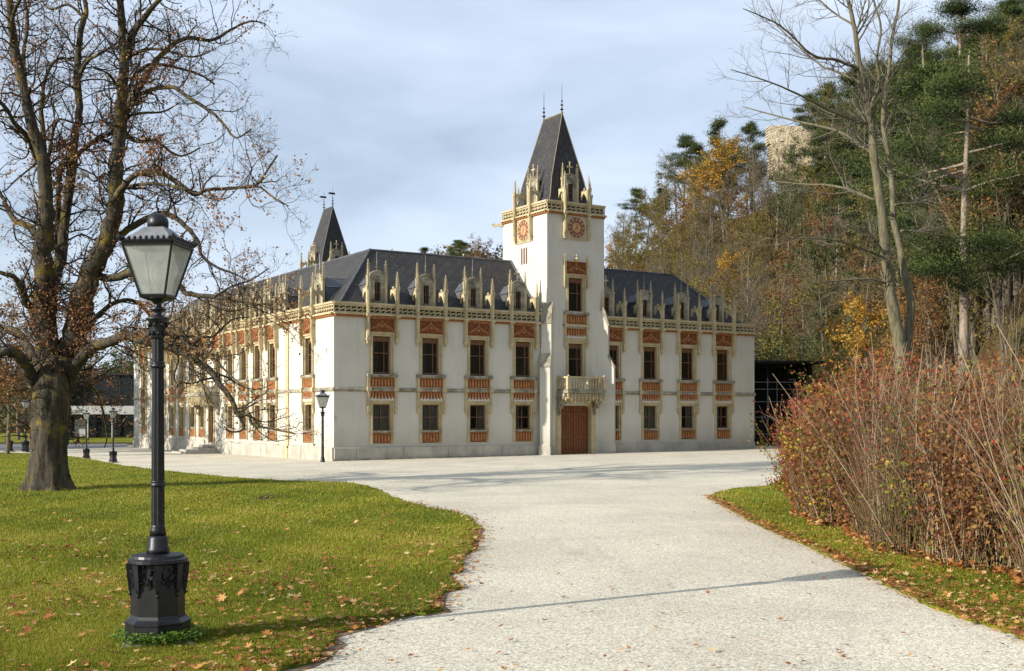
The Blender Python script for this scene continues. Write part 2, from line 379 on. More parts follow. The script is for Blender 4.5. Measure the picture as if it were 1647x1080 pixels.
# ================================================================== THE MANOR
CA = math.atan2(0.5271, 0.8497)
C0 = P(537, 742, 60.2); C0.z = 0.0
castle = empty('manor_house', C0, CA, 'long white two-storey neo-gothic manor with slate roof, clock tower, pinnacles and terracotta window panels', 'manor')
LF, LL = 29.7, 42.0                                # lengths of the shaded front and the sunlit left side
TX0, TX1, TY0, TY1 = 13.25, 17.35, -0.15, 4.78     # clock tower footprint
ZP = 8.24
LFT = -PI / 2

def wall_mesh(L_, z0, z1, holes, name, mat, x0=0.0, y=0.0):
    """plane at y facing -y with rectangular holes (hx0,hx1,hz0,hz1)"""
    xs = sorted({x0, L_} | {h[0] for h in holes} | {h[1] for h in holes}); zs = sorted({z0, z1} | {h[2] for h in holes} | {h[3] for h in holes})
    m = MB()
    for i in range(len(xs) - 1):
        for j in range(len(zs) - 1):
            a, b, c, d = xs[i], xs[i+1], zs[j], zs[j+1]
            if any(h[0] <= a + 1e-6 and h[1] >= b - 1e-6 and h[2] <= c + 1e-6 and h[3] >= d - 1e-6 for h in holes): continue
            m.add([(a, y, c), (b, y, c), (b, y, d), (a, y, d)], [(0, 1, 2, 3)])
    return m.mesh(name, mat)

UPW = (-0.67, 0.67, 4.58, 6.79); LOW = (-0.67, 0.67, 0.87, 3.15)
def surround_mesh(o, i, name):
    m = MB(); x0, x1, z0, z1 = o; a0, a1, b0, b1 = i
    def ring(X0, X1, Z0, Z1, A0, A1, B0, B1, y0, y1):
        m.box(X0, A0, y0, y1, Z0, Z1); m.box(A1, X1, y0, y1, Z0, Z1)
        m.box(A0, A1, y0, y1, B1, Z1)
        if B0 - Z0 > 0.01: m.box(A0, A1, y0, y1, Z0, B0)
    h = 0.075
    ring(x0 - .03, x1 + .03, z0, z1 + .03, x0 + h - .03, x1 - h + .03, z0, z1 - h + .03, -0.085, 0.30)
    ring(x0 + h - .03, x1 - h + .03, z0, z1 - h + .03, a0, a1, max(b0, z0), b1, -0.02, 0.33)
    m.box(x0 + 0.045, x0 + 0.07, -0.11, -0.08, z0, z1); m.box(x1 - 0.07, x1 - 0.045, -0.11, -0.08, z0, z1)
    return m.mesh(name, M_stone)
UPO = (-0.52, 0.52, 4.64, 6.62); LOO = (-0.52, 0.52, 1.58, 2.98)
ME_UPS = surround_mesh(UPW, (UPO[0], UPO[1], UPW[2], UPO[3]), 'upper_surround')
ME_LOS = surround_mesh(LOW, (LOO[0], LOO[1], LOW[2], LOO[3]), 'lower_surround')
def frame_mesh(o, tr, name, head=0.0):
    m = MB(); a, b, c, d = o; t = 0.075; y0, y1 = 0.17, 0.25
    d2 = d - head
    m.box(a, a + t, y0, y1, c, d); m.box(b - t, b, y0, y1, c, d); m.box(a + t, b - t, y0, y1, c, c + t); m.box(a + t, b - t, y0, y1, d2 - t, d)
    mx_ = 0.20 if head else 0.0
    m.box(mx_ - 0.022, mx_ + 0.022, y0 - .01, y1, c + t, d2 - t); m.box(a + t, b - t, y0 - .02, y1 - .003, tr - .022, tr + .022)
    if head: m.box(a + t, b - t, y0 - .03, y0 - .002, d2 + .02, d - .04)
    return m.mesh(name, M_wood)
ME_UPF = frame_mesh(UPO, 5.72, 'upper_frame', 0.20); ME_LOF = frame_mesh(LOO, 2.28, 'lower_frame')
def pane_meshes(o, tr, head=0.0, gm=None):
    gm = gm or M_glass
    a, b, c, d = o; d -= head; out = []
    mx_ = 0.20 if head else 0.0
    for (x0, x1) in ((a + .075, mx_ - .022), (mx_ + .022, b - .075)):
        for (z0, z1) in ((c + .075, tr - .03), (tr + .03, d - .075)):
            m = MB(); m.box(x0, x1, 0.205, 0.215, z0, z1); out.append(m.mesh('pane', gm))
    return out
ME_UPP = pane_meshes(UPO, 5.72, 0.20); ME_LOP = pane_meshes(LOO, 2.28, 0, M_glass_c)
m = MB(); m.box(-.62, .62, -.13, .17, 1.46, 1.57); ME_LOSILL = m.mesh('lower_sill', M_stone_grey)
def box_room(o):
    m = MB(); a, b, c, d = o; a -= .1; b += .1; c -= .05; d += .1; y0, y1 = .335, .95
    m.add([(a,y0,c),(b,y0,c),(b,y1,c),(a,y1,c),(a,y0,d),(b,y0,d),(b,y1,d),(a,y1,d)], [(0,1,2,3),(7,6,5,4),(1,5,6,2),(2,6,7,3),(3,7,4,0)])
    return m.mesh('reveal', M_dark)
ME_UPR = box_room(UPO); ME_LOR = box_room(LOO)
def curtain_mesh(o, k):
    m = MB(); a, b, c, d = o; n = 26; vs = []; fs = []
    a, b = ((a + .05, b - .05), (a + .05, a + .38), (b - .40, b - .05))[k]
    for i in range(n + 1):
        x = a + (b - a) * i / n; y = 0.262 + 0.022 * math.sin(i * 1.9) + 0.01 * math.sin(i * .7)
        vs += [(x, y, c + .08), (x, y, d - .03)]
        if i: fs.append((2*i-2, 2*i, 2*i+1, 2*i-1))
    m.add(vs, fs); return m.mesh('curtain', M_curtain)
ME_CUR = [curtain_mesh(LOO, k) for k in range(3)]; ME_CURU = [curtain_mesh((UPO[0], UPO[1], UPO[2], UPO[3] - .25), k) for k in range(3)]

def relief_mesh(w, z0, z1, kind, name):
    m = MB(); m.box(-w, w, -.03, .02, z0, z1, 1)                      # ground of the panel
    m.box(-w, w, -.065, -.031, z0, z0 + .04, 0); m.box(-w, w, -.065, -.031, z1 - .04, z1, 0)
    m.box(-w, -w + .04, -.065, -.031, z0 + .04, z1 - .04, 0); m.box(w - .04, w, -.065, -.031, z0 + .04, z1 - .04, 0)
    if kind == 'ogee':
        pts = []
        for i in range(17):
            s = -1 + 2 * i / 16; x = s * w * .88
            z = z0 + .12 + (z1 - z0 - .30) * (1 - abs(s)) ** 0.62 * (1 - .25 * math.sin(abs(s) * PI))
            pts.append((x, -.05, z))
        m.tube(pts, .035, 4, 0); m.tube([(p[0] * .8, p[1], z0 + .06 + (p[2] - z0) * .62) for p in pts], .026, 4, 0)
        m.octa((0, -.07, z1 - .14), .07, .10, 0); m.octa((0, -.07, z0 + .30), .09, .11, 0)
        for sx in (-1, 1):
            for q in range(6):
                an = q * PI / 3; m.octa((sx * w * .66 + .08 * math.cos(an), -.05, z1 - .24 + .08 * math.sin(an)), .035, .035, 0)
            for q in range(4): m.octa((sx * w * (.2 + .14 * q), -.05, z0 + .14 + .05 * (q % 2)), .045, .04, 0)
    else:
        n = max(4, int(round(2 * w / .21)))
        for i in range(n):
            x = -w + .06 + (2 * w - .12) * (i + .5) / n; hw = (2 * w - .12) / n * .27
            m.taper(x, -.055, z0 + .06, z1 - .10, hw, .028, hw, .02, 0)
            m.octa((x, -.06, z1 - .10), hw * 1.5, .07, 0)
            if kind == 'drop':
                m.octa((x, -.05, z0 + .05), hw * 1.7, .10, 0)
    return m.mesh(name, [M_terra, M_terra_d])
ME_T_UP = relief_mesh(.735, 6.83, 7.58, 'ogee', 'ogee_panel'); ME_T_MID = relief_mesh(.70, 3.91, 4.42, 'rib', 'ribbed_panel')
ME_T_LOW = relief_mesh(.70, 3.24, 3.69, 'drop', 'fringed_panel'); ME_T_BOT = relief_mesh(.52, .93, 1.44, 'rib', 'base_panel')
m = MB()                                                              # pale scalloped fringe under the lower panel
for i in range(7):
    x = -.70 + 1.4 * (i + .5) / 7; m.prism([(x - .10, 3.185), (x + .10, 3.185), (x + .10, 3.25), (x + .04, 3.30), (x, 3.41), (x - .04, 3.30), (x - .10, 3.25)], -.10, -.066)
ME_FRINGE = m.mesh('fringe', M_plaster)
m = MB()
m.box(-.90, .90, -.17, .06, 4.46, 4.56); m.box(-.86, .86, -.13, .06, 4.42, 4.46)
for s in (-1, 1): m.taper(s * .80, -.06, 4.56, 4.63, .12, .13, .05, .08)
ME_SILLU = m.mesh('upper_sill', M_stone_grey)
m = MB()                                                              # short colonnette beside the mid panels, with corbel foot
m.box(-.075, .075, -.115, .02, 2.66, 4.418); m.taper(0, -.05, 2.66, 2.76, .05, .05, .11, .09); m.taper(0, -.045, 2.46, 2.66, .035, .035, .09, .075)
m.box(-.12, .12, -.19, .02, 3.68, 3.90)
m.tube([(-.03, -.118, 2.8), (-.03, -.118, 3.66)], .02, 4); m.tube([(.03, -.118, 2.8), (.03, -.118, 3.66)], .02, 4)
ME_COLON = m.mesh('colonnette', M_stone)

def spire_geo(m, cx, cy, z0, z1, r, lev=6):
    m.taper(cx, cy, z0, z1 - .06, r * .52, r * .52, .012, .012)
    for k in range(lev):
        t = (k + .35) / (lev + .4); z = z0 + (z1 - .08 - z0) * t; rr = r * (1 - t) + .02
        for sx in (-1, 1):
            for sy in (-1, 1): m.octa((cx + sx * (rr * .50 + .026), cy + sy * (rr * .50 + .026), z), .030, .030)
    m.octa((cx, cy, z1 - .09), .065, .05); m.octa((cx, cy, z1 + .0), .035, .07)
m = MB()                                                              # tall shaft, z 6.27..9.3
m.box(-.082, .082, -.22, -.02, 6.50, 9.16); m.taper(0, -.12, 6.27, 6.50, .05, .05, .13, .13); m.taper(0, -.12, 6.20, 6.27, .07, .07, .05, .05)
m.box(-.04, .04, -.26, -.22, 6.62, 7.66); m.box(-.04, .04, -.26, -.22, 7.80, 9.05)
m.box(-.125, .125, -.30, -.02, 7.62, 7.78); m.box(-.105, .105, -.24, .0, 9.06, 9.18)
for s in (-1, 1): m.prism([(s * .065 - .065, 9.18), (s * .065 + .065, 9.18), (s * .065, 9.34)], -.26, -.23)
ME_SHAFT = m.mesh('shaft', M_stone)
m = MB(); spire_geo(m, 0, -.125, 9.18, 10.06, .10, 8); ME_SPIRE = m.mesh('spire', M_stone)

# dormer (front face at y = .55)
DY = .55
m = MB()
arch = [(.46 * math.cos(a), 9.72 + .42 * math.sin(a) ** .8) for a in [PI * i / 12 for i in range(13)]]
hw_ = .17
for s in (-1, 1):
    m.box(min(s * hw_, s * .47), max(s * hw_, s * .47), DY, DY + .22, 8.15, 9.60)
m.box(-hw_, hw_, DY, DY + .22, 8.15, 8.52)
m.prism([(-.47, 9.60), (.47, 9.60)] + [(x, z) for x, z in arch], DY, DY + .22)
m.tube([(x * 1.06, DY - .02, z + .02) for x, z in arch], .045, 4)
m.octa((0, DY - .02, 9.95), .09, .09); m.box(-.22, .22, DY - .05, DY, 9.56, 9.62)
for s in (-1, 1): m.box(s * .20 - .03, s * .20 + .03, DY - .04, DY, 8.5, 9.56)
ME_DORM = m.mesh('dormer_front', M_stone_grey)
m = MB(); m.box(-hw_, hw_, DY + .10, DY + .12, 8.52, 9.56); ME_DPANE = m.mesh('pane', M_glass)
m = MB(); t = .045
m.box(-hw_, -hw_ + t, DY + .05, DY + .09, 8.52, 9.56); m.box(hw_ - t, hw_, DY + .05, DY + .09, 8.52, 9.56); m.box(-hw_ + t, hw_ - t, DY + .05, DY + .09, 8.52, 8.58)
m.box(-hw_ + t, hw_ - t, DY + .05, DY + .09, 9.50, 9.56); m.box(-.02, .02, DY + .05, DY + .085, 8.58, 9.50); m.box(-hw_ + t, hw_ - t, DY + .05, DY + .083, 9.0, 9.04)
ME_DFRAME = m.mesh('frame', M_wood)
m = MB()                                                              # slate body running back into the slope
yb = DY + .22
m.add([(-.60, yb, 8.2), (-.60, yb, 9.45), (-.60, 2.35, 9.45), (-.60, 1.0, 8.2)], [(0, 1, 2, 3)])
m.add([(.60, yb, 8.2), (.60, yb, 9.45), (.60, 2.35, 9.45), (.60, 1.0, 8.2)], [(3, 2, 1, 0)])
m.add([(-.66, yb, 9.42), (.66, yb, 9.42), (0, yb, 9.98), (-.66, 2.2, 9.42), (.66, 2.2, 9.42), (0, 2.95, 9.98)], [(0, 2, 5, 3), (2, 1, 4, 5), (0, 1, 2)])
m.add([(-.60, yb, 8.1), (.60, yb, 8.1), (.60, yb, 9.45), (-.60, yb, 9.45)], [(0, 1, 2, 3)])
ME_DROOF = m.mesh('dormer_roof', M_lead)
m = MB(); m.box(-.07, .07, -.07, .07, 8.15, 9.86); m.box(-.09, .09, -.09, .09, 9.80, 9.90); spire_geo(m, 0, 0, 9.90, 10.74, .085, 6); ME_DPIN = m.mesh('pinnacle', M_stone)
m = MB()                                                              # flying strut from shaft to dormer, with ogee underside
n = 9
for i in range(n):
    a = i / n; b = (i + 1) / n
    for q in (0, 1): pass
    za = 9.18 - .42 * a ** 1.6 * 0; top0, top1 = 9.12 + .05 * a, 9.12 + .05 * b
    lo0 = 9.0 - .34 * abs(2 * a - 1) ** 1.7; lo1 = 9.0 - .34 * abs(2 * b - 1) ** 1.7
    y0, y1 = -.05 + .60 * a, -.05 + .60 * b
    m.add([(-.06, y0, lo0), (.06, y0, lo0), (.06, y0, top0), (-.06, y0, top0), (-.06, y1, lo1), (.06, y1, lo1), (.06, y1, top1), (-.06, y1, top1)],
          [(0, 1, 2, 3), (7, 6, 5, 4), (1, 5, 6, 2), (2, 6, 7, 3), (3, 7, 4, 0), (4, 5, 1, 0)])
for q in range(4): m.octa((0, .02 + .15 * q, 9.18), .05, .06)
m.octa((0, .25, 9.27), .09, .10)
ME_STRUT = m.mesh('flying_strut', M_stone)
m = MB(); m.octa((0, 0, 10.20), .05, .12); m.octa((0, 0, 10.36), .11, .05); m.octa((0, 0, 10.47), .06, .07); m.octa((0, 0, 10.58), .035, .06); m.tube([(0, 0, 10.1), (0, 0, 10.5)], .035, 5)
ME_FINIAL = m.mesh('finial', M_stone_grey)
m = MB(); m.tube([(0, 0, 10.4), (0, 0, 11.25)], [.022, .008], 5); m.octa((0, 0, 10.62), .05, .07); ME_ROD = m.mesh('finial_rod', M_steel)
m = MB(); m.tube([(0, 0, 10.1), (0, 0, 10.82)], .035, 5); m.box(-.15, .15, -.035, .035, 10.55, 10.64); m.octa((0, 0, 10.86), .07, .07); m.octa((-.16, 0, 10.595), .06, .06); m.octa((.16, 0, 10.595), .06, .06)
ME_CROSS = m.mesh('cross_finial', M_stone)

def W(side, cx):            # canonical bay position -> location and rotation in the manor's frame
    return ((cx, 0, 0), 0.0) if side == 'front' else ((0, cx, 0), LFT)
def at(base, rz, dx=0, dy=0, dz=0):
    c, s = math.cos(rz), math.sin(rz)
    return (base[0] + dx * c - dy * s, base[1] + dx * s + dy * c, base[2] + dz)
def window(kind, base, rz, dz=0, cur=None):
    up = kind == 'up'
    w_ = put(ME_UPS if up else ME_LOS, 'window', castle, at(base, rz, 0, 0, dz), rz)
    put(ME_UPF if up else ME_LOF, 'frame', w_)
    for p_ in (ME_UPP if up else ME_LOP): put(p_, 'pane', w_)
    put(ME_UPR if up else ME_LOR, 'reveal', w_)
    if not up: put(ME_LOSILL, 'sill', w_)
    if cur is not None: put((ME_CURU if up else ME_CUR)[cur], 'curtain', w_)
    return w_
def shaft(base, rz, dx, dz=0):
    s_ = put(ME_SHAFT, 'pinnacle', castle, at(base, rz, dx, 0, dz), rz); put(ME_SPIRE, 'spire', s_); return s_
def dormer(base, rz, dz=0, top='rod', struts=True):
    d = put(ME_DORM, 'dormer', castle, at(base, rz, 0, 0, dz), rz)
    put(ME_DFRAME, 'dormer_window', d); put(ME_DPANE, 'pane', d); put(ME_DROOF, 'dormer_roof', d)
    for s in (-1, 1): put(ME_DPIN, 'pinnacle', d, (s * .52, DY + .06, 0))
    put(ME_FINIAL if top == 'rod' else ME_CROSS, 'finial', d, (0, DY + .08, 0))
    if top == 'rod': put(ME_ROD, 'finial_rod', d, (0, DY + .08, 0))
    if struts:
        for s in (-1, 1): put(ME_STRUT, 'flying_strut', d, (s * .80, 0, 0))
    return d
def panels(base, rz, dz=0, low=True):
    put(ME_T_MID, 'terracotta_panel', castle, at(base, rz, 0, 0, dz), rz); put(ME_T_LOW, 'terracotta_panel', castle, at(base, rz, 0, 0, dz), rz)
    put(ME_FRINGE, 'fringe', castle, at(base, rz, 0, 0, dz), rz)
    put(ME_SILLU, 'sill', castle, at(base, rz, 0, 0, dz), rz)
    for s in (-1, 1): put(ME_COLON, 'colonnette', castle, at(base, rz, s * .80, 0, dz), rz)
rnd = random.Random(5)
FB = [2.75, 5.70, 8.70, 11.70, 18.05, 21.0, 24.0, 26.95]
LB = [3.44, 9.06, 11.65, 14.2, 16.85, 25.1, 27.8, 30.35, 32.95, 38.56]
def bay(side, cx, i):
    base, rz = W(side, cx)
    window('up', base, rz, 0, rnd.choice([None, None, 1, 2])); window('lo', base, rz, 0, (0, 0, 2, 1)[i % 4])
    put(ME_T_UP, 'terracotta_panel', castle, base, rz); put(ME_T_BOT, 'terracotta_panel', castle, base, rz)
    panels(base, rz)
    for s in (-1, 1): shaft(base, rz, s * .86)
    dormer(base, rz, 0, 'cross' if (i == 3 or i == 4) else 'rod')
for i, c in enumerate(FB): bay('front', c, i)
for i, c in enumerate(LB): bay('left', c, i + 1)
# centre bays of the left side: flanking windows under/over the balcony
for c in (19.35, 22.5):
    base, rz = W('left', c)
    window('up', base, rz, 0, None)
    put(ME_T_UP, 'terracotta_panel', castle, base, rz)
    for s in (-1, 1): shaft(base, rz, s * .86)
    dormer(base, rz, 0, 'rod')
base, rz = W('left', 22.9); window('lo', base, rz, 0, 0); put(ME_T_BOT, 'terracotta_panel', castle, base, rz)

# ---- walls with real openings
def holes_for(cs, extra=()):
    h = []
    for c in cs:
        for o in (UPW, LOW): h.append((c + o[0] + .03, c + o[1] - .03, o[2] + .02, o[3] - .03))
    return h + list(extra)
put(wall_mesh(TX0, -.6, 7.60, holes_for(FB[:4]), 'front_wall', M_plaster), 'front_wall', castle)
put(wall_mesh(LF, -.6, 7.60, holes_for(FB[4:]), 'front_wall', M_plaster, x0=TX1), 'front_wall', castle)
lh = holes_for(LB) + [(c + UPW[0] + .03, c + UPW[1] - .03, UPW[2] + .02, UPW[3] - .03) for c in (19.35, 22.5)]
lh += [(22.9 + LOW[0] + .03, 22.9 + LOW[1] - .03, LOW[2] + .02, LOW[3] - .03), (20.25, 21.45, .55, 3.1)]
lh2 = [(LL - b, LL - a, c, d) for a, b, c, d in lh]
put(wall_mesh(LL, -.6, 7.60, lh2, 'side_wall', M_plaster), 'side_wall', castle, (0, LL, 0), LFT)
put(wall_mesh(LL, -.6, 7.60, [], 'far_side_wall', M_plaster), 'far_side_wall', castle, (LF, 0, 0), PI / 2)
put(wall_mesh(LF, -.6, 7.60, [], 'rear_wall', M_plaster), 'rear_wall', castle, (LF, LL, 0), PI)
m = MB(); m.box(1.0, LF - 1.0, 1.0, LL - 1.0, -.5, 7.9)  # unseen box added inside the walls to block light
put(m.mesh('core', M_dark), 'light_block_core', castle)

# ---- cornice, frieze, string course: swept along each side
def frieze_geo(m, x0, x1, zb, y=0.0):
    n = max(1, int(round((x1 - x0) / .335))); w_ = (x1 - x0) / n
    m.box(x0, x1, y - .10, y + .06, zb + .53, zb + .64, 0)       # coping
    m.box(x0, x1, y - .04, y + .02, zb + .44, zb + .53, 0)
    m.box(x0, x1, y - .20, y + .02, zb - .02, zb + .055, 0)      # ledge
    m.box(x0, x1, y - .05, y + .02, zb + .055, zb + .12, 0)
    for i in range(n):
        c = x0 + (i + .5) * w_; h = .165; zc = zb + .28
        m.taper(c + w_ * .5, y + .0, zb + .12, zb + .44, .018, .02, .018, .02)
        for sg in (-1, 1):
            pts = [(c + sg * w_ * .05, y - .0, zc - sg * h * .15), (c + sg * w_ * .22, y - .0, zc + sg * h * .35), (c + sg * w_ * .42, y, zc + sg * h * .05), (c + sg * w_ * .46, y, zc - sg * h * .6), (c + sg * w_ * .30, y, zc - sg * h * .95)]
            m.tube(pts, [.05, .045, .032, .028, .03], 4, 0)
        m.tube([(c - w_ * .5, y, zc + h * .95), (c + w_ * .5, y, zc + h * .95)], .022, 4); m.tube([(c - w_ * .5, y, zc - h * .95), (c + w_ * .5, y, zc - h * .95)], .022, 4)
    m.box(x0, x1, y + .16, y + .18, zb + .02, zb + .50, 1)  # near-black sheet paints the shade behind the pierced frieze
def dentil_geo(m, x0, x1, zb, y=0.0):
    n = int((x1 - x0) / .17); m.box(x0, x1, y - .05, y + .02, zb - .14, zb - .022)
    for i in range(n):
        c = x0 + (x1 - x0) * (i + .5) / n; m.box(c - .045, c + .045, y - .13, y - .05, zb - .125, zb - .022)
def string_geo(m, x0, x1, z0=3.70):
    m.box(x0, x1, -.09, .02, z0, z0 + .09); m.add([(x0, -.09, z0 + .09), (x1, -.09, z0 + .09), (x1, .0, z0 + .17), (x0, .0, z0 + .17)], [(0, 1, 2, 3)])
    m.box(x0, x1, -.045, .02, z0 - .05, z0)
ZL = 7.72
for (nm, loc, rz, segs) in (('front', (0, 0, 0), 0, [(-.02, TX0), (TX1, LF + .02)]), ('left', (0, LL, 0), LFT, [(-.02, LL + .02)]), ('right', (LF, 0, 0), PI / 2, [(0, LL)]), ('rear', (LF, LL, 0), PI, [(0, LF)])):
    for (a, b) in segs:
        m = MB()
        if nm in ('front', 'left'): frieze_geo(m, a, b, ZL)
        else: m.box(a, b, -.08, .06, ZL - .1, ZL + .64)
        put(m.mesh('parapet_frieze', [M_stone, M_dark]), 'parapet_frieze', castle, loc, rz)
        m = MB(); dentil_geo(m, a + .02, b - .02, ZL); put(m.mesh('dentils', M_terra), 'dentil_course', castle, loc, rz)
        m = MB(); string_geo(m, a - .04, b + (.04 if b > 20 else 0)); put(m.mesh('string', M_stone_grey), 'string_course', castle, loc, rz)
# ---- plinth of separate stone blocks
def block_mesh(l):
    m = MB(); m.box(.008, l - .008, -.09, .02, -.55, .66); m.add([(.008, -.09, .66), (l - .008, -.09, .66), (l - .008, .0, .71), (.008, .0, .71)], [(0, 1, 2, 3)])
    return m.mesh('plinth_block', M_plinth)
BLK = [block_mesh(l) for l in (1.0, 1.25, 1.5, 1.75)]; BLW = (1.0, 1.25, 1.5, 1.75)
def run_blocks(x0, x1, loc, rz):
    x = x0
    while x1 - x > .3:
        k = rnd.randrange(4); l = BLW[k]; sc = 1.0
        if x1 - x < l + .5: sc = (x1 - x) / l
        o = put(BLK[k], 'plinth_block', castle, at(loc, rz, x, rnd.uniform(-.012, .008), 0), rz, (sc, 1, 1)); x += l * sc
run_blocks(.0, TX0 - .3, (0, 0, 0), 0); run_blocks(TX1 + .1, LF, (0, 0, 0), 0)
run_blocks(0, LL - 22.3, (0, LL, 0), LFT); run_blocks(LL - 19.9, LL, (0, LL, 0), LFT)
m = MB(); m.box(-.16, 13.0, -.22, -.0, -.55, .10); m.box(TX1 + .8, LF + .1, -.22, 0, -.55, .06); put(m.mesh('kerb', M_stone_grey), 'footing', castle)

# ---- roofs
def roof_quad(m, uvs, a, b, c, d):
    """a,b eave (left to right), c,d ridge (right, left)"""
    a, b, c, d = map(Vector, (a, b, c, d)); e = (b - a).normalized(); nrm = e.cross(((d - a) - e * (d - a).dot(e))).normalized(); f = nrm.cross(e)
    i = len(m.v); m.add([a, b, c, d], [(0, 1, 2, 3)])
    uvs += [((p - a).dot(e), (p - a).dot(f)) for p in (a, b, c, d)]
def with_uv(me, uvs):
    l = me.uv_layers.new(name='UVMap'); l.data.foreach_set('uv', np.array(uvs, dtype=np.float32).ravel()); return me
def ringpts(ins, z): return [(ins, ins, z), (LF - ins, ins, z), (LF - ins, LL - ins, z), (ins, LL - ins, z)]
r0, r1, r2, r3 = ringpts(.17, 8.05), ringpts(.75, 8.50), ringpts(3.825, 11.78), ringpts(7.65, 8.2)
def roof_side(k):
    m = MB(); uv = []; a, b = k, (k + 1) % 4
    roof_quad(m, uv, r0[a], r0[b], r1[b], r1[a]); roof_quad(m, uv, r1[a], r1[b], r2[b], r2[a])
    roof_quad(m, uv, r3[b], r3[a], r2[a], r2[b]); return with_uv(m.mesh('roof', M_slate), uv)
for k in range(4):
    if k == 0:                                  # the front slope is cut by the tower
        for (xa, xb) in ((0, TX0), (TX1, LF)):
            m = MB(); uv = []
            def cl(p): return (min(max(p[0], xa), xb), p[1], p[2])
            roof_quad(m, uv, cl(r0[0]), cl(r0[1]), cl(r1[1]), cl(r1[0])); roof_quad(m, uv, cl(r1[0]), cl(r1[1]), cl(r2[1]), cl(r2[0]))
            roof_quad(m, uv, cl(r3[1]), cl(r3[0]), cl(r2[0]), cl(r2[1])); put(with_uv(m.mesh('roof', M_slate), uv), 'roof', castle)
    else: put(roof_side(k), 'roof', castle)
m = MB()
for k in range(4):
    a, b = Vector(r2[k]), Vector(r2[(k+1) % 4])
    if k == 0: m.tube([a, (TX0, a.y, a.z)], .07, 6); m.tube([(TX1, a.y, a.z), b], .07, 6)
    else: m.tube([a, b], .07, 6)
    h = [Vector(r0[k]), Vector(r1[k]), Vector(r2[k])]; m.tube([q + Vector((0, 0, .03)) for q in h], .075, 6)
    # lead strip on the front of the hip
put(m.mesh('ridge', M_lead), 'ridge_capping', castle)
m = MB(); m.tube([(TX0 - .04, .5, 8.35), (TX0 - .04, .75, 8.56), (TX0 - .04, 3.8, 11.82)], .07, 6); put(m.mesh('flash', M_lead), 'flashing', castle)
for q in ((5.2, 3.825), (9.9, 3.825), (20, 3.825), (24.4, 3.825)):
    m = MB(); m.octa((q[0], q[1], 11.93), .07, .10); put(m.mesh('ball', M_stone), 'ridge_ornament', castle)

